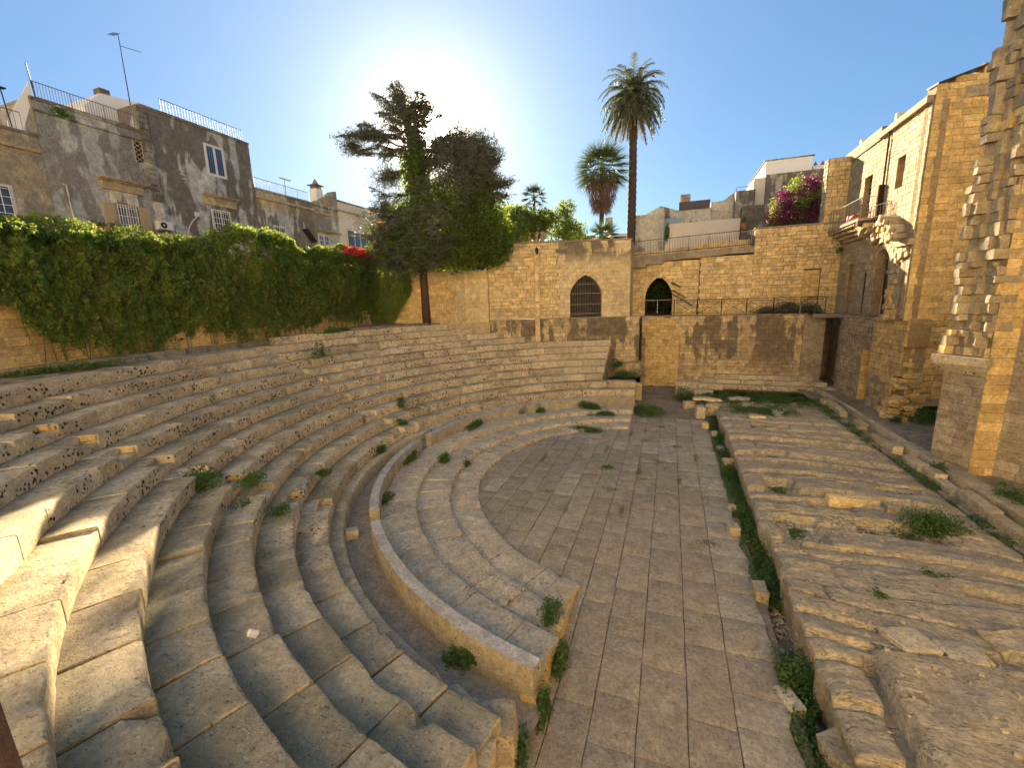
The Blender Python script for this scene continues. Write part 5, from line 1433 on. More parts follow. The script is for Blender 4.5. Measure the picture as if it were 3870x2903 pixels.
def interp(pts, t):
    xs_, ys_ = zip(*pts); return np.interp(t, xs_, ys_)
wx = lambda y: interp([(p[1], p[0]) for p in IP], y)
topz = lambda y: interp([(-9, 9.2), (-7.7, 9.35), (-4.4, 9.35), (-1.3, 9.4), (-.7, 10.0), (.8, 10.3), (2.9, 10.2), (3.9, 9.6), (5, 9.7), (6.1, 9.9), (8, 9.6), (11, 10.0), (13, 10.0)], y)
botz = lambda y: interp([(-14, 8.0), (-8.3, 6.9), (-7.7, 6.0), (-7.1, 5.5), (-6.4, 5.35), (-5.95, 5.4), (-5.8, 5.05), (-4.5, 5.0), (-3.2, 5.3), (-2.3, 5.6), (-1.6, 5.2), (-1, 5.3), (-.4, 4.95), (.3, 5.35), (.8, 5.35), (1.3, 4.9), (2, 5.3), (3, 5.45), (4.2, 5.5), (5.5, 5.8), (7.5, 5.5), (9, 5.9), (10.5, 6.3)], y)
n = 90000
y = rng.uniform(-13.5, 10.8, n); q = rng.uniform(0, 1, n)
tz, bz_ = topz(y), botz(y)
z = bz_ + (tz - bz_) * q ** .85
clump = np.array([noise.noise(Vector((yy * 1.1, zz * .8, 3))) for yy, zz in zip(y, z)])
clump2 = np.array([noise.noise(Vector((yy * 3.2, zz * 1.4, 9))) for yy, zz in zip(y, z)])
t = (z - bz_) / (tz - bz_)
clump3 = np.array([noise.noise(Vector((yy * 5.5, zz * 3.2, 19))) for yy, zz in zip(y, z)])
dep = .22 + .38 * np.sin(np.clip(t, 0, 1) * math.pi * .85) + .40 * clump + .42 * clump2 + .30 * clump3 + rng.normal(0, .05, n)
x = wx(y) + np.maximum(dep, .03)
# tendrils trailing off the lower rim
keep = (t > .10) | (clump2 > -.05)
# hanging strands
P = np.stack([x, y, z], 1)[keep]
ivy = thing("creeper", (-19.3, 0, 5), "huge green creeper hanging over the left boundary wall above the seats", "creeper")
leaves("foliage", P, .066, "ivy_leaf", ivy, .5, droop=(0, 0, -.7), bias=(1, 0, .25)).__setitem__("kind", "stuff")
n = 15000   # creeper turning the corner on to the far wall
u = rng.uniform(15.3, 19.2, n); zb = 5.5 + np.clip((16.6 - u) * 1.6, -.2, 2.5); z = zb + (10.4 - zb) * rng.uniform(0, 1, n)
cl = np.array([noise.noise(Vector((a_ * 1.2, b_ * .9, 33))) + .7 * noise.noise(Vector((a_ * 3.3, b_ * 1.9, 3))) for a_, b_ in zip(u, z)])
dp = .35 + .45 * cl + .35 * np.sin((z - zb) / (10.4 - zb) * 2.6)
leaves("corner_foliage", np.stack([-2.82 - .9496 * u + .313 * dp, 16.13 - .3134 * u - .95 * dp, z], 1), .066, "ivy_leaf", ivy, .5, droop=(0, 0, -.7), bias=(.3, -1, .25)).__setitem__("kind", "stuff")
n = 42000   # bushy crest catching the sun
y = rng.uniform(-13.5, 11.5, n); a = rng.uniform(0, math.pi, n); rr = .62 * np.sqrt(rng.uniform(.3, 1, n))
cl = np.array([noise.noise(Vector((yy * .9, aa, 3))) + .6 * noise.noise(Vector((yy * 2.9, aa * 2, 5))) for yy, aa in zip(y, a)])
x = wx(y) - .15 + (rr + .25 * cl) * np.cos(a) * 1.5; z = topz(y) - .35 + (rr + .38 * cl) * np.sin(a) * 1.05
leaves("crest_foliage", np.stack([x, y, z], 1), .062, "vine_leaf", ivy, .55, bias=(.3, 0, 1)).__setitem__("kind", "stuff")
A = []; D = []
for k in range(520):
    yy = rng.uniform(-9, 10); zt = float(botz(yy)) + rng.uniform(.2, 3.2); L = rng.uniform(.3, 1.3)
    xx = float(wx(yy)) + rng.uniform(.25, .75)
    m = int(L / .045)
    for j in range(m):
        A.append((xx + rng.normal() * .02, yy + rng.normal() * .03, zt - j * .045))
leaves("trailing_shoots", np.array(A), .05, "vine_leaf", ivy, .5, droop=(0, 0, -1), bias=(1, 0, .2)).__setitem__("kind", "stuff")
mb = MB()
for k in range(40):
    yy = random.uniform(-8, 10); mb.tube([(wx(yy) + .08, yy, 4.8), (wx(yy) + .15, yy + random.uniform(-.3, .3), 7), (wx(yy) + .1, yy + random.uniform(-.5, .5), 9)], .012, 4)
mb.build("stems", "twig", ivy)

# ------------------------------------------------------------------ trees
def cloud(c, r, n, shell=.55, noise_amp=.35, fr=.9, sd=0):
    c = np.array(c); r = np.array(r)
    d = unit(rng.normal(size=(n, 3))); k = rng.uniform(shell, 1, n) ** .7
    f = np.array([noise.noise(Vector(tuple(q * 1.9)) + Vector((sd, 0, 0))) + .5 * noise.noise(Vector(tuple(q * 4.2)) + Vector((sd, 5, 0))) for q in d])
    return c + d * r * (k * (1 + noise_amp * f))[:, None]

cedar = thing("cedar_tree", (-16.45, 11.4, 5.2), "big dark cedar overgrown with climbers in front of the sun", "tree")
TX, TY = -16.45, 11.45
def S(x, z): return (TX if x is None else -.11 + (x + .11) * .84, 6.6 + (z - 6.6) * .84)   # picture-plane sketch scaled to the trunk's distance
mb = MB(); mb.tube([(TX, TY, 5.1), (TX - .05, TY + .05, 7.5), (TX - .25, TY + .3, 11), (-16.9, TY + .5, 15), (-17.2, TY + .4, 18.5), (-17.4, TY + .4, 20.6)], [.30, .27, .26, .22, .12, .04], 12)
mb.build("trunk", "bark", cedar, True)
# limbs: (start z, tip x, tip z, tip depth offset, sag, density)
limbs = []
def limb(x0, z0, x1, z1, dy, sag=.4, w=.09, sub=1.0, up=0.0): limbs.append((x0, z0, x1, z1, dy, sag, w, sub, up))
for a in [(-17.2, 17.0, -22.4, 18.3, -.8, -.5), (-17.2, 16.6, -21.9, 17.5, .6, -.6), (-17.1, 16.4, -20.6, 16.6, -1.6, -.2), (-17.1, 15.9, -20.3, 15.6, 1.0, .1), (-17.1, 17.2, -20.4, 17.9, 1.8, .2),
          (-17.2, 17.4, -20.0, 18.6, -1.2, .1), (-17.2, 18.6, -19.8, 20.0, .5, 0), (-17.3, 18.9, -19.4, 20.8, -.4, 0), (-17.3, 19.2, -18.4, 21.3, .3, 0), (-17.3, 19.0, -16.2, 20.5, .2, 0), (-17.3, 18.5, -15.3, 19.8, -.8, .1), (-17.3, 18.2, -14.9, 19.1, .6, .2),
          (-17.2, 17.8, -15.4, 18.6, -.5, .1), (-17.2, 18.0, -19.4, 19.2, 1.0, .1), (-17.3, 19.4, -17.6, 21.2, 0, 0), (-17.2, 17.6, -19.6, 17.9, -1.5, .2),
          (-16.9, 15.0, -13.0, 17.8, -.6, -.3), (-16.9, 15.0, -12.2, 17.4, .5, -.3), (-16.9, 14.8, -11.2, 16.6, -.8, -.3), (-16.9, 14.6, -10.9, 15.6, .4, -.2), (-16.9, 14.4, -11.3, 14.7, -1.0, .0), (-16.9, 14.2, -11.0, 14.2, 1.2, .1),
          (-16.9, 15.2, -13.9, 17.4, 1.2, -.2), (-16.9, 15.0, -14.2, 16.6, -1.6, -.1), (-16.9, 13.6, -9.9, 13.1, -.5, .2), (-16.9, 13.4, -10.6, 13.6, .4, .1), (-16.8, 13.0, -12.0, 12.6, 0, .2),
          (-16.8, 13.5, -20.0, 13.4, -.8, .5), (-16.8, 12.8, -20.8, 12.8, .2, .6), (-16.8, 14.4, -19.4, 14.4, -1.2, .6), (-16.8, 12.0, -20.6, 11.4, -1.2, .3), (-16.8, 11.0, -19.6, 10.2, -1.6, .3), (-16.7, 10.6, -17.8, 9.3, -2.2, .2),
          (-16.7, 10.4, -15.6, 9.2, -2.0, .2), (-16.7, 11.0, -14.4, 9.7, -1.8, .2), (-16.7, 11.6, -13.6, 10.6, -1.6, .2), (-16.7, 12.0, -13.2, 11.6, -1.8, .2), (-16.8, 12.6, -14.8, 12.0, -2.4, .2), (-16.8, 13.0, -18.2, 12.4, -2.4, .2)]:
    limb(*a)
TA, TD, TL = [], [], []
lm = MB()
for (x0, z0, x1, z1, dy, sag, w, sub, up) in limbs:
    p0 = Vector((x0, TY + .4, z0)); p1 = Vector((x1, TY + .4 + dy, z1)); L = (p1 - p0).length
    pts = []
    for k in range(7):
        t = k / 6; p = p0.lerp(p1, t); p.z -= sag * math.sin(t * math.pi) * .8; p += Vector((0, nz(k, x0, z0) * .3, nz(k, z0, x1) * .25)); pts.append(p)
    lm.tube(pts, [max(.012, .085 * (1 - k / 6.3)) for k in range(7)], 5)
    nsub = int(L * 15)
    for k in range(nsub):
        t = random.uniform(.22, 1.0); i = min(5, int(t * 6)); q = pts[i].lerp(pts[i + 1], t * 6 - i)
        d = (pts[i + 1] - pts[i]).normalized()
        ang = random.uniform(-1.3, 1.3)
        sd_ = Vector((d.x * math.cos(ang) - d.y * math.sin(ang), d.x * math.sin(ang) + d.y * math.cos(ang), random.uniform(-.35, .25))).normalized()
        ln = random.uniform(.35, 1.0) * (1.25 - .6 * t)
        e = q + sd_ * ln; e.z -= .12 * ln
        m = int(ln / .024)
        for j in range(m):
            tt = j / m; r_ = q.lerp(e, tt) + Vector((random.gauss(0, .03), random.gauss(0, .03), random.gauss(0, .03)))
            TA.append(r_); dd = sd_ * .7 + Vector((random.gauss(0, .7), random.gauss(0, .7), random.gauss(.15, .6))); TD.append(dd)
lm.build("limbs", "bark", cedar)
blades("needles", np.array(TA), np.array(TD), .15, .042, "cedar_needle", cedar).__setitem__("kind", "stuff")
P = np.concatenate([cloud((-12.9, TY + .5, 15.5), (2.0, 1.8, 1.9), 20000, .2, .45), cloud((-11.9, TY + .5, 15.7), (1.5, 1.4, 1.3), 8000, .2, .5), cloud((-13.6, TY + .4, 16.6), (1.5, 1.3, .9), 7000, .2, .5), cloud((-12.0, TY + .3, 14.3), (1.5, 1.4, .9), 7000, .2, .5),
                    cloud((-17.2, TY + .4, 19.0), (1.5, 1.3, 1.2), 7500, .1, .7), cloud((-17.8, TY + .4, 20.2), (.8, .8, .9), 1800, .1, .8), cloud((-15.7, TY + .4, 19.2), (.8, .8, .8), 1700, .1, .8), cloud((-16.7, TY + .4, 17.3), (1.1, 1.1, 1.4), 6000, .1, .6),
                    cloud((-20.3, TY + .2, 18.3), (1.5, .9, .5), 3200, .1, .8), cloud((-21.7, TY + .2, 17.7), (.9, .8, .6), 1700, .1, .8), cloud((-10.4, TY, 13.9), (1.1, .5, .35), 1500, .1, .8), cloud((-15.0, TY + .4, 16.9), (1.1, 1.0, .9), 3000, .1, .8), cloud((-18.9, TY + .3, 15.4), (1.3, .9, 1.0), 2600, .1, .8), cloud((-19.3, TY + .2, 13.4), (1.0, .8, .9), 2000, .1, .8)])
blades("crown", P, rng.normal(size=P.shape) + (0, 0, .1), .16, .045, "cedar_needle", cedar).__setitem__("kind", "stuff")
P = np.concatenate([cloud((-16.6, TY + .2, 15.2), (1.0, 1.0, 2.6), 11000, .2, .5), cloud((-14.9, TY + .2, 12.1), (3.6, 2.0, 2.6), 30000, .35, .4), cloud((-12.2, TY + .4, 12.1), (1.9, 1.5, 2.5), 13000, .3, .45),
                    cloud((-11.2, TY + 1.0, 10.9), (1.3, 1.2, 1.7), 7000, .3, .45), cloud((-18.3, TY + .1, 11.1), (2.2, 1.5, 1.9), 13000, .3, .5), cloud((-16.4, TY - .8, 10.0), (2.4, 1.3, 1.3), 9000, .3, .5), cloud((-13.4, TY - .1, 10.3), (1.9, 1.4, 1.5), 9000, .3, .5),
                    cloud((-11.6, TY + 1.2, 9.8), (1.2, .9, .8), 2600, .2, .6), cloud((-13.6, 14.0, 10.0), (2.5, .8, 1.6), 14000, .1, .4), cloud((-17.4, 13.2, 9.8), (2.6, .8, 1.6), 9000, .1, .4)])
leaves("climbers", P, .085, "vine_leaf", cedar, .55).__setitem__("kind", "stuff")
P = np.concatenate([cloud((-16.2, TY - 1.2, 10.8), (3.4, 1.7, 2.0), 2600, .8, .5), cloud((-18.8, TY - .6, 12.2), (2.2, 1.2, 1.7), 1100, .6, .7), cloud((-13.6, TY - 1.2, 13.6), (2.0, 1.2, 1.5), 800, .8, .5)])
blades("dry_branches", P, rng.normal(size=P.shape) * (1, 1, .5) + (.1, -.3, -.2), rng.uniform(.25, .85, len(P)), .03, "cedar_grey", cedar).__setitem__("kind", "stuff")

def broadleaf(name, label, base, blobs, mat, size=.09, trunk=True, cat="tree"):
    t = thing(name, base, label, cat)
    mb = MB()
    for k, (c, r, n) in enumerate(blobs):
        mb.tube([base, tuple(np.array(base) * .4 + np.array(c) * .6 + (0, 0, -.3)), c], [.10, .06, .02], 6)
    mb.build("trunk", "bark", t)
    P = np.concatenate([cloud(c, r, n, .35, .45, sd=k * 7.0) for k, (c, r, n) in enumerate(blobs)])
    leaves("crown", P, size, mat, t, .55).__setitem__("kind", "stuff")
    return t
broadleaf("citrus_tree", "rounded bright green tree behind the wall just right of the cedar", (-12.6, 19.5, 8), [((-13.4, 19.6, 12.9), (1.5, 1.3, 1.5), 4500), ((-12.2, 20.0, 13.3), (1.3, 1.3, 1.2), 4000), ((-11.6, 19.6, 12.6), (1.1, 1.2, 1.2), 3000)], "ivy_leaf")
broadleaf("oak_tree", "broad dense green tree filling the gap directly behind the cedar's right side", (-13.5, 17.5, 8), [((-14.0, 17.6, 11.4), (1.9, 1.3, 1.9), 7000), ((-12.4, 17.8, 11.9), (1.6, 1.2, 1.6), 5000), ((-16.5, 16.5, 10.8), (2.2, 1.2, 1.9), 6000)], "ivy_leaf")
broadleaf("laurel_tree", "loose dark green tree left of the fan palm, behind the pale columns", (-8.8, 20.5, 8), [((-9.0, 20.4, 12.6), (1.5, 1.3, 1.3), 3600), ((-8.4, 20.8, 13.9), (.8, .8, .8), 900), ((-7.8, 20.4, 11.9), (1.2, 1.2, 1.0), 2200)], "vine_leaf")
broadleaf("laurel_tree", "small dark bush tree between the cedar and the pale columns", (-10.6, 19.8, 8), [((-10.7, 19.6, 12.5), (1.2, 1.1, 1.3), 3200), ((-9.9, 19.8, 13.2), (.8, .8, .8), 1200)], "vine_leaf")
for x, lab in ((-11.05, "pale column stump left of a pair behind the wall top"), (-10.45, "left column of the pale pair above the wall"), (-9.95, "right column of the pale pair above the wall")):
    c = thing("garden_column", (x, 19.0, 10), lab, "column"); mb = MB(); mb.lathe((x, 19.0, 9.5), [(.17, 0), (.16, 2.3), (.2, 2.32), (.2, 2.5)], 12); mb.build("shaft", "facade_stone", c, True, .6)

def feather_palm(name, label, base, H, crown_r, nf=95, trunk_r=.36, seed=3):
    random.seed(seed); t = thing(name, base, label, "palm tree"); bx, by, bz = base
    mb = MB(); pts = []; rad = []
    for k in range(70):
        q = k / 69; pts.append((bx + .12 * math.sin(q * 3), by, bz + H * q)); rad.append(trunk_r * (1.05 - .22 * q) * (1 + .13 * (k % 2)) * (1 + .06 * nz(k, 1)))
    mb.tube(pts, rad, 12); mb.build("trunk", "palm_bark", t)
    top = Vector(pts[-1]); A = []; D = []; L = []; dA = []; dD = []; dL = []; rib = MB()
    for k in range(nf):
        az = k * 2.39996; e = 1.45 - 2.35 * (k / nf) ** .9     # elevation from upright to drooping
        Lf = crown_r * random.uniform(.88, 1.12); dr = e < -.55
        p = top + Vector((0, 0, .2 - .5 * k / nf)); d = Vector((math.cos(az) * math.cos(e), math.sin(az) * math.cos(e), math.sin(e)))
        steps = 18; path = []
        for j in range(steps):
            path.append(p.copy()); p = p + d * (Lf / steps); d.z -= (.10 if e > -.2 else .05) * (1 + j * .05); d.normalize()
            side = d.cross(Vector((0, 0, 1)));
            if side.length < .05: side = Vector((1, 0, 0))
            side.normalize()
            if j > 1:
                for s_ in (-1, 1):
                    for m in range(3):
                        (dA if dr else A).append(path[-1] + d * (Lf / steps) * m / 3)
                        (dD if dr else D).append(side * s_ * (1 if not dr else .35) + d * .75 + Vector((0, 0, random.uniform(-.35, .05))))
                        (dL if dr else L).append((.62 if not dr else .45) * (1 - (j / steps) ** 2 * .65) * Lf / 3.4)
        rib.tube(path[::3], [.03, .028, .024, .02, .015, .01], 3)
    rib.build("frond_ribs", "palm_leaf", t)
    blades("fronds", np.array(A), np.array(D), np.array(L), .05, "palm_leaf", t).__setitem__("kind", "stuff")
    if dA: blades("dead_fronds", np.array(dA), np.array(dD), np.array(dL), .045, "dead_frond", t).__setitem__("kind", "stuff")
    return t
feather_palm("date_palm", "very tall date palm with thick dark trunk, tallest plant in view", (-3.75, 25.5, 6.0), 17.0, 3.25, 130)
def fan_palm(name, label, base, H, r, nf=60, skirt=2.6, seed=5, trunk_r=.2):
    random.seed(seed); t = thing(name, base, label, "palm tree"); bx, by, bz = base
    mb = MB(); mb.tube([(bx, by, bz), (bx, by, bz + H)], [trunk_r * 1.1, trunk_r * .9], 10); mb.build("trunk", "palm_bark", t)
    A = []; D = []; L = []
    for k in range(nf):
        az = k * 2.39996; e = 1.4 - 2.0 * (k / nf)
        d = Vector((math.cos(az) * math.cos(e), math.sin(az) * math.cos(e), math.sin(e)))
        c = Vector((bx, by, bz + H)) + d * r * .55 + Vector((0, 0, -.1 * r * (1 - math.sin(e)) * .5))
        side = d.cross(Vector((0, 0, 1))); side = side.normalized() if side.length > .05 else Vector((1, 0, 0)); upv = side.cross(d)
        for j in range(26):
            a = -1.5 + 3.0 * j / 25
            dd = d * math.cos(a) + side * math.sin(a) + upv * random.uniform(-.1, .1) + Vector((0, 0, -.35))
            A.append(c); D.append(dd); L.append(r * .5 * random.uniform(.85, 1.1))
        A.append(Vector((bx, by, bz + H))); D.append(c - Vector((bx, by, bz + H))); L.append(r * .55)
    blades("fans", np.array(A), np.array(D), np.array(L), .05, "fan_leaf", t).__setitem__("kind", "stuff")
    if skirt:
        n = 2300; a = rng.uniform(0, 2 * math.pi, n); h = rng.uniform(0, 1, n)
        rr = (.25 + .95 * np.sin((1 - h) * 1.5 + .25) ** .8) * r * .42 * rng.uniform(.4, 1.12, n)
        P = np.stack([bx + rr * np.cos(a), by + rr * np.sin(a), bz + H - .1 - h * skirt * .8], 1)
        Dd = np.stack([np.cos(a) * .25, np.sin(a) * .25, -np.ones(n)], 1) + rng.normal(size=(n, 3)) * .15
        blades("dead_skirt", P, Dd, rng.uniform(.35, .75, n), .05, "dead_frond", t).__setitem__("kind", "stuff")
    return t
fan_palm("fan_palm", "medium fan palm with thick skirt of dead brown fronds", (-6.1, 24.5, 6.0), 11.5, 2.5, 80, 3.9)
fan_palm("fan_palm", "low spreading fan palm in front of the medium palm trunk", (-5.4, 21, 8.2), 3.2, 1.5, 34, 0, 8, .12)
fan_palm("fan_palm", "small distant palm poking above the green trees", (-11.2, 21, 8.5), 6.6, 1.2, 26, 0, 9, .12)
fan_palm("fan_palm", "little yellow-green palm behind the creeper crest", (-20.9, 3.5, 8.0), 2.3, .8, 18, 0, 10, .08)

def bougain(name, label, base, blobs, bract, frac, leafm="vine_leaf", size=.07):
    t = thing(name, base, label, "bougainvillea")
    P = np.concatenate([cloud(c, r, n, .5, .35, sd=k * 5.0) for k, (c, r, n) in enumerate(blobs)])
    mb = MB()
    for c, r, n in blobs: mb.tube([base, c], [.06, .02], 5)
    mb.build("stems", "twig", t)
    f = np.array([noise.noise(Vector(tuple(p * .8))) for p in P]); zc = (P[:, 2] - P[:, 2].min()) / np.ptp(P[:, 2])
    m = (f + frac * zc + rng.normal(0, .12, len(P))) > .12
    leaves("flowers", P[m], size, bract, t, .6).__setitem__("kind", "stuff")
    leaves("foliage", P[~m], size, leafm, t, .55).__setitem__("kind", "stuff")
bougain("bougainvillea", "large round magenta bougainvillea beside the stone wall stub", (8.3, 21, 10), [((8.0, 21.2, 12.6), (1.7, 1.2, 1.9), 12000), ((7.2, 21.2, 11.9), (1.1, 1.0, 1.2), 5000), ((8.6, 21.3, 13.2), (.7, .8, 1.2), 3500)], "pink_bract", .22, size=.06)
bougain("bougainvillea", "red flowering bougainvillea spilling over the wall left of the cedar", (-20.2, 9, 8), [((-19.7, 8.6, 10.05), (.45, 1.1, .35), 1700), ((-19.7, 10.2, 9.75), (.4, 1.3, .45), 2200), ((-19.9, 11.4, 10.5), (.4, .6, .8), 700), ((-19.4, 11.2, 11.9), (.3, .35, .5), 450), ((-19.2, 12.3, 10.0), (.5, .9, .45), 1500), ((-19.8, 7.4, 10.3), (.3, .5, .2), 350)], "red_bract", .6, size=.07)
broadleaf("garden_bush", "thin leafy garden shrub between the red flowers and the cedar", (-20, 12, 8.5), [((-19.6, 12.2, 11.3), (.9, .9, 1.3), 1500), ((-18.9, 12.6, 12.6), (.8, .8, 1.0), 1100)], "vine_leaf", .07)

# shrubs filling the right-hand pointed arch and hanging branches
t = thing("arch_shrub", (-1, 19.4, 5.2), "dark shrub filling the right pointed arch", "shrub")
P = cloud((-1.0, 19.9, 6.6), (1.3, .5, 1.9), 16000, .0, .2)
leaves("foliage", P, .07, "dark_leaf", t).__setitem__("kind", "stuff")
mb = MB(); mb.box(-2.4, .6, 20.6, 20.7, 5.2, 8.6); mb.box(-2.5, -2.4, 19.2, 20.6, 5.2, 8.6); mb.box(.5, .6, 19.2, 20.6, 5.2, 8.6); mb.box(-2.5, .6, 19.2, 20.7, 8.6, 8.7); mb.build("niche_back", "grey_wall", w if False else t)
for (a, b_, c_) in [((-.1, 18.3, 7.6), (.5, 17.9, 7.3), (.45, 18.0, 7.3)), ((-.1, 18.2, 7.1), (.9, 17.8, 6.5), 0), ((0, 18.2, 6.8), (1.4, 17.8, 5.9), 0)]:
    mb = MB(); mb.tube([a, tuple((np.array(a) + np.array(b_)) / 2 + (0, 0, .06)), b_], [.018, .015, .008], 4); br = mb.build("branch", "twig", t)
    tt = rng.uniform(0, 1, 150)[:, None]; leaves("leaf_tuft", np.array(a) * (1 - tt) + np.array(b_) * tt + rng.normal(size=(150, 3)) * .04, .045, "weed_leaf", br)
P = cloud((-1.1, 17.62, 5.38), (.75, .12, .12), 500, 0); bt = tag(leaves("flowering_creeper", P, .04, "pink_bract"), "small purple flowering tuft at the foot of the shrub-filled arch", "flowers")

def weed(label, c, r, n, mat="weed_leaf", size=.04, name="weed", cat="weeds", group=None):
    c = np.array(c, float); r = np.array(r, float)
    p = rng.normal(size=(n, 3)) * .45; p[:, 2] = np.abs(p[:, 2]) * 1.3
    k = rng.normal(size=(max(2, n // 90), 3)) * .5; k[:, 2] = np.abs(k[:, 2])
    idx = rng.integers(0, len(k), n); p = np.where(rng.random((n, 1)) < .6, k[idx] + p * .45, p)
    return tag(leaves(name, c + p * r, size, mat, None, .5, droop=(0, 0, .5)), label, cat, group)
weed("spreading dark terrace shrub behind the crossed railing", (7.0, 18.0, 5.3), (1.3, .35, .5), 3500, "aloe_leaf", .06, "terrace_shrub", "shrub")
weed("second dark shrub at the right end of the terrace", (8.4, 18.0, 5.3), (.8, .3, .4), 2000, "weed_leaf", .05, "terrace_shrub", "shrub")
t = thing("aloe", (5.9, 17.85, 5.3), "spiky aloe on the terrace left of the shrubs", "aloe")
n = 60; a = rng.uniform(0, 6.28, n); e = rng.uniform(.1, 1.4, n)
blades("leaf_blades", np.tile((5.9, 17.85, 5.3), (n, 1)), np.stack([np.cos(a) * np.cos(e), np.sin(a) * np.cos(e), np.sin(e)], 1), .55, .07, "aloe_leaf", t)
weed("small green plant growing from the rough wall near the building", (9.55, 17.55, 9.0), (.18, .1, .25), 220, "ivy_leaf", .06, "wall_plant", "plant")
weed("scrubby plant rooted in the parapet of the tall grey house", (-23.9, -3.5, 14.55), (.1, .5, .25), 500, "weed_leaf", .05, "parapet_plant", "plant")
pt = thing("potted_plant", (5.2, 24.4, 12.0), "terracotta pot with small plant above the end of the stair ramp", "plant pot")
mb = MB(); mb.lathe((5.1, 24.3, 11.75), [(.14, 0), (.22, .34), (.24, .34), (.24, .4)], 12); mb.build("pot", "terracotta", pt)
P = cloud((5.1, 24.3, 12.4), (.22, .22, .25), 200, 0); leaves("plant", P, .06, "vine_leaf", pt)
t = thing("climber", (-.6, 24.5, 11), "narrow bright green climber on the corner of the tan garden wall", "climber")
P = cloud((-.62, 24.45, 11.9), (.18, .1, .9), 900, 0); leaves("foliage", P, .06, "ivy_leaf", t)

# wall lantern, signs
t = thing("wall_lantern", (OC + OU * 6.47 + ON * .3), "old iron wall lantern at the top of the pilaster on the arched wall", "lantern")
q = OC + OU * 6.47 + ON * .42
mb = MB(); mb.lathe((q.x, q.y, 9.75), [(.05, 0), (.10, .08), (.13, .32), (.04, .42), (.01, .5)], 6); mb.build("lamp_body", "dark_metal", t)
mb = MB(); mb.tube([OC + OU * 6.47 + ON * .2 + Vector((0, 0, 10.0)), q + Vector((0, 0, 10.28))], .015, 5); mb.build("bracket", "dark_metal", t)
mb = MB(); mb.box(4.1, 4.45, 17.42, 17.45, 3.15, 3.3)
# near railing post at the lower left corner of the view
pa, pb = Vector((-1.0335, -14.9729, 6.0820)), Vector((-0.8060, -15.0259, 6.0460))
t = thing("railing_post", (pb.x, pb.y, 5.4), "dark rusty iron bar close to the camera in the bottom left corner", "railing post")
mb = MB(); d_ = (pb - pa); s_ = d_.cross(Vector((0, 1, 0))).normalized()
mb.obox(pa - Vector((.056, 0, 0)), d_ * 1.3, Vector((.035, 0, 0)), Vector((0, .012, .004))); mb.build("bar", "rust", t, fix=True)

# ------------------------------------------------------------------ grass and weeds
def grass(label, pts, n, h=.16, w=.012, mat="grass_leaf", name="grass", cat=None, kind='stuff', spread=None):
    P = np.array(pts(n)); D = rng.normal(size=(len(P), 3)) * .45 + (0, 0, 1)
    o = blades(name, P, D, rng.uniform(.4, 1.1, len(P)) * h, w, mat); 
    return tag(o, label, cat or "grass", None, kind)
def trench_pts(n):
    y = rng.uniform(-11, 11.6, n); x = rng.uniform(1.9, 2.75, n)
    den = np.array([noise.noise(Vector((a * 1.2, b * .9, 4))) for a, b in zip(x, y)]); k = (den > -.42) & ~((y > -7.0) & (y < -5.6) & (den < .2))
    x, y = x[k], y[k]; return np.stack([x, y, np.full(len(x), -.30)], 1)
P = trench_pts(110000); P[:, 2] += np.abs(rng.normal(size=len(P))) * .16 + np.array([max(0, noise.noise(Vector((p[0] * 1.5, p[1] * 1.1, 8)))) * .45 for p in P])
tag(leaves("trench_weeds", P, .032, "weed_leaf", None, .55, bias=(0, 0, 1)), "lush low green weeds filling the trench beside the stage", "weeds", None, 'stuff')
grass("grass blades growing in the trench", lambda n: trench_pts(n) + (0, 0, .05), 9000, .22, .010)
def patch(cx, cy, rx, ry, z):
    def f(n):
        p = rng.normal(size=(n, 2)) * .5; return np.stack([cx + p[:, 0] * rx, cy + p[:, 1] * ry, np.full(n, z) + rng.normal(size=n) * .01], 1)
    return f
def weeds_area(label, cx, cy, rx, ry, z, n, h=.14, name="ground_cover"):
    P = patch(cx, cy, rx, ry, z)(n)
    f = np.array([noise.noise(Vector((p[0] * 1.6, p[1] * 1.6, 2))) for p in P]); P = P[f > -.12]; f = f[f > -.12]
    P[:, 2] += np.abs(rng.normal(size=len(P))) * h * .5 + np.maximum(f, 0) * h * 1.5
    tag(leaves(name, P, .035, "weed_leaf", None, .55, bias=(0, 0, 1)), label, "weeds", None, 'stuff')
weeds_area("green ground cover at the far end of the rock platform", 3.6, 12.6, 1.6, 1.3, .5, 12000)
weeds_area("green ground cover along the footing of the terrace wall", 6.2, 12.6, 1.9, 1.7, .5, 15000)
weeds_area("low green weeds at the far platform beside the yellow block", 4.4, 9.6, 1.8, 1.2, .5, 8000, .10)
weeds_area("weeds growing along the kerb stones of the channel", 7.7, 8.5, .3, 5.0, .5, 4500, .12)
weeds_area("weeds along the kerb stones nearer the camera", 7.75, -.5, .2, 3.8, .5, 3000, .10)
weeds_area("weeds in the small pit of the rock platform", 3.4, -.45, .45, .45, .25, 1800, .12)
weeds_area("grass in the brown earth pit of the platform", 3.1, -3.2, .35, .6, .35, 1500, .08)
weeds_area("green patch in the gravel pit near the bush", 5.5, -2.55, .6, .3, .32, 2200, .08)
weeds_area("weeds in the groove pit of the middle far platform", 3.7, 2.55, .5, .2, .42, 1500, .10)
weeds_area("thin weeds in the pit beside the kerb", 6.5, -.05, .45, .18, .45, 1200, .08)
weeds_area("thin green line of weeds in a groove further up the platform", 5.6, 3.87, .6, .12, .45, 1200, .08)
weeds_area("small weeds in the last pit before the grassy far end", 4.4, 6.45, .7, .2, .45, 1500, .10)
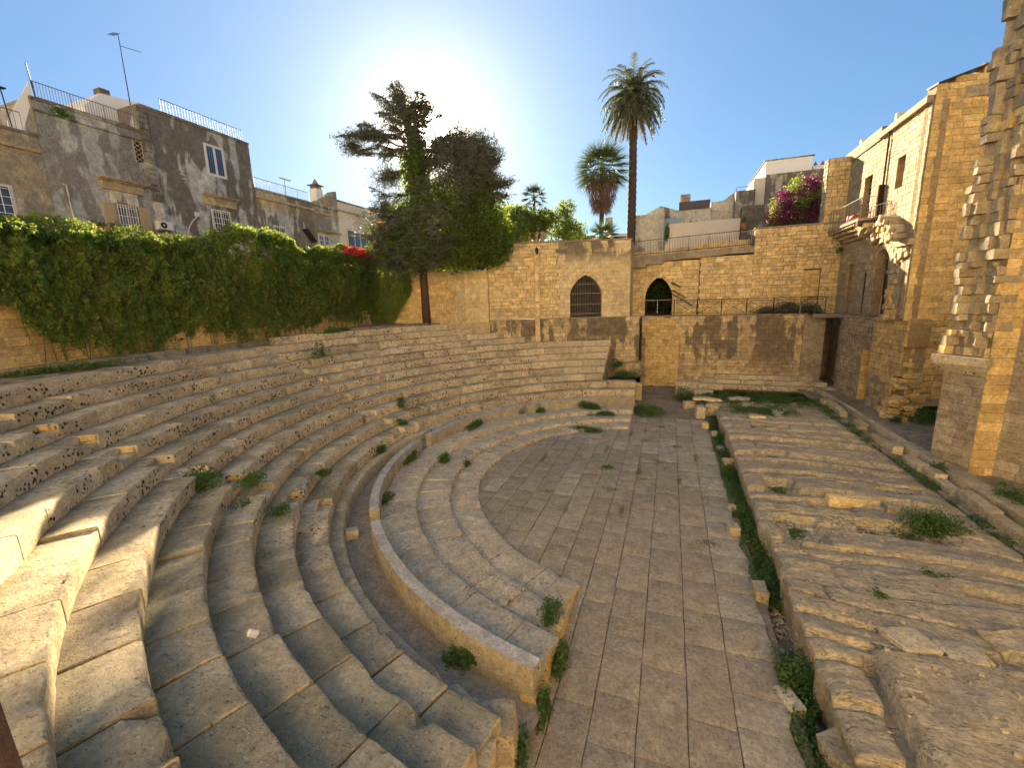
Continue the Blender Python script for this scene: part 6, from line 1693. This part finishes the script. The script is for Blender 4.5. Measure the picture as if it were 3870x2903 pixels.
for lab, c, r, n in [
    ("leafy bush growing at the right end of the gravel pit", (6.35, -2.3, .5), (.55, .35, .35), 2600),
    ("green tuft in the groove of the near platform", (4.0, -5.6, .45), (.2, .45, .16), 700),
    ("small tuft in a crack of the middle platform", (5.6, -4.6, .5), (.25, .14, .12), 400),
    ("round weed clump at the right picture edge by the tower", (9.1, -.2, .65), (.35, .4, .28), 1300),
    ("dark weed clump between kerb and channel", (8.35, 1.9, .5), (.16, .3, .3), 700),
    ("weed clump left of the low grey wall", (10.9, 8.7, .7), (.35, .4, .35), 1200),
    ("weed clump at the corner of the low grey wall", (11.2, 9.6, .8), (.3, .3, .3), 700),
    ("weed clump by the rubble pier foot", (9.9, 8.6, .65), (.2, .25, .2), 400),
    ("bushy weeds in front of the big blocks by the far passage", (.9, 13.2, .1), (.6, .5, .5), 2400),
    ("weed mat at the far end of the podium steps", (-1.1, 9.9, .0), (.75, .9, .22), 3200),
    ("weeds on blocks behind the lowest seats at the far end", (-2.9, 14.6, 1.2), (.8, .5, .35), 2200),
    ("weeds at the foot of the end wall of the seats", (-3.4, 14.8, 1.9), (.35, .4, .4), 900),
    ("weed bush at the near end of the podium, larger one", (-1.72, -8.7, -.02), (.09, .28, .30), 900),
    ("weed bush at the near podium corner, lower one", (-1.76, -9.75, -.05), (.08, .24, .38), 900),
    ("small weed hanging beside the corner block", (-1.85, -10.7, 0), (.1, .2, .4), 500),
    ("weed growing at the foot of the curved parapet wall", (-3.35, -9.55, .34), (.28, .16, .2), 700),
    ("thin weed sprouting over the podium edge stones", (-2.15, -7.9, .28), (.22, .3, .14), 420),
    ("weed tuft on the middle podium step, largest", (-8.55, -.9, .28), (.2, .26, .22), 700),
    ("weed tuft on the lowest podium step", (-7.6, -.7, .12), (.14, .16, .16), 350),
    ("weed tuft behind the parapet at its middle gap", (-9.6, -1.6, .46), (.16, .5, .2), 700),
    ("weed tuft inside the parapet left of the near gap", (-8.4, -4.9, .46), (.14, .35, .12), 380),
    ("weed strip along the inner parapet foot, long one", (-9.1, 3.4, .46), (.2, .8, .2), 1500),
    ("weed tuft at the far parapet gap", (-6.7, 6.9, .46), (.25, .25, .2), 600),
    ("bushy weeds on the top podium step at far right", (-4.2, 8.35, .46), (.55, .25, .26), 1700),
    ("weeds in the step joints at far right", (-3.3, 7.9, .3), (.5, .35, .12), 1100),
    ("weeds at the foot of the lowest step at far right", (-3.9, 5.55, .0), (.8, .25, .14), 1800),
    ("dark bush in the stair gap of the fifth row", (-11.0, -8.6, 2.25), (.36, .32, .28), 1600),
    ("bush on the stair step right of the dark bush", (-10.1, -7.9, 2.1), (.24, .24, .22), 900),
    ("weed below the second bush on the stairs", (-9.8, -8.6, 1.6), (.2, .25, .22), 700),
    ("small flat weed on the second seating row stairs", (-9.0, -8.1, 1.6), (.2, .24, .12), 500),
    ("weed in the stair notch of the second row", (-9.9, -5.7, 1.52), (.2, .2, .14), 400),
    ("weed tuft near the middle stairs, first row", (-10.8, -1.9, .8), (.16, .3, .16), 450),
    ("tall weed in the broken middle stairs", (-12.1, 1.6, 1.7), (.14, .18, .4), 450),
    ("round weed by the broken middle stair blocks", (-11.4, .6, 1.2), (.2, .24, .16), 400),
    ("weed on the upper rows above the middle stairs", (-16.5, 1.2, 4.1), (.2, .3, .5), 600),
    ("creeping weed along the foot of the wall at far left", (-18.2, -7.6, 4.85), (.25, 1.5, .12), 2600),
    ("creeping weed on the top row near the cedar", (-18.6, 4.5, 5.1), (.3, .8, .18), 900),
    ("grass tuft in the stage slab joint, near", (-2.2, .9, 0), (.3, .2, .05), 160),
]:
    weed(lab, c, tuple(q * 1.15 for q in r), int(n * 1.3), size=.036)
P = np.concatenate([np.array([x, y, 0]) + rng.normal(size=(170, 3)) * (.05 if k % 2 else .16, .26 if k % 2 else .12, 0) for k, (x, y) in enumerate([(-1.9, -1.0), (-1.0, .9), (-.35, 2.2), (-2.5, 3.1), (.4, 4.2), (-1.3, -2.4), (-3.9, -1.8), (-4.9, 1.2), (-.9, 4.7), (.45, .5), (1.15, -3.6), (-3.0, -2.9), (-1.05, 6.3), (-1.68, 5.6), (-.34, 7.2), (1.13, 3.0), (1.13, 6.6)])])
o = blades("dry_grass", P, rng.normal(size=P.shape) * .7 + (0, 0, .6), .07, .009, "dry_grass")
tag(o, "yellowish dry grass growing in the joints of the orchestra paving", "grass", None, 'stuff')
# scattered pebbles on the platform pits
mb = MB()
for k in range(420):
    a = random.choice([(3.2, -3.2, .8, .9), (4.9, -2.6, 1.0, .5), (4.8, 10.2, 1.8, 1.2), (4.5, -7.4, 2, 1.5), (2.3, -5.9, .25, .9)])
    x, y = a[0] + random.gauss(0, .5) * a[2], a[1] + random.gauss(0, .5) * a[3]
    z = rock_z(x, y) if x > 2.5 else -.26; s = random.uniform(.015, .05)
    rough_block(mb, (x, y, z + s * .3), (s * 1.5, s, s * .8), random.uniform(0, 3), seg=1, amp=.004)
tag(mb.build("pebbles", "podium_stone"), "loose pale pebbles scattered on the rock platform", "pebbles", None, 'stuff')
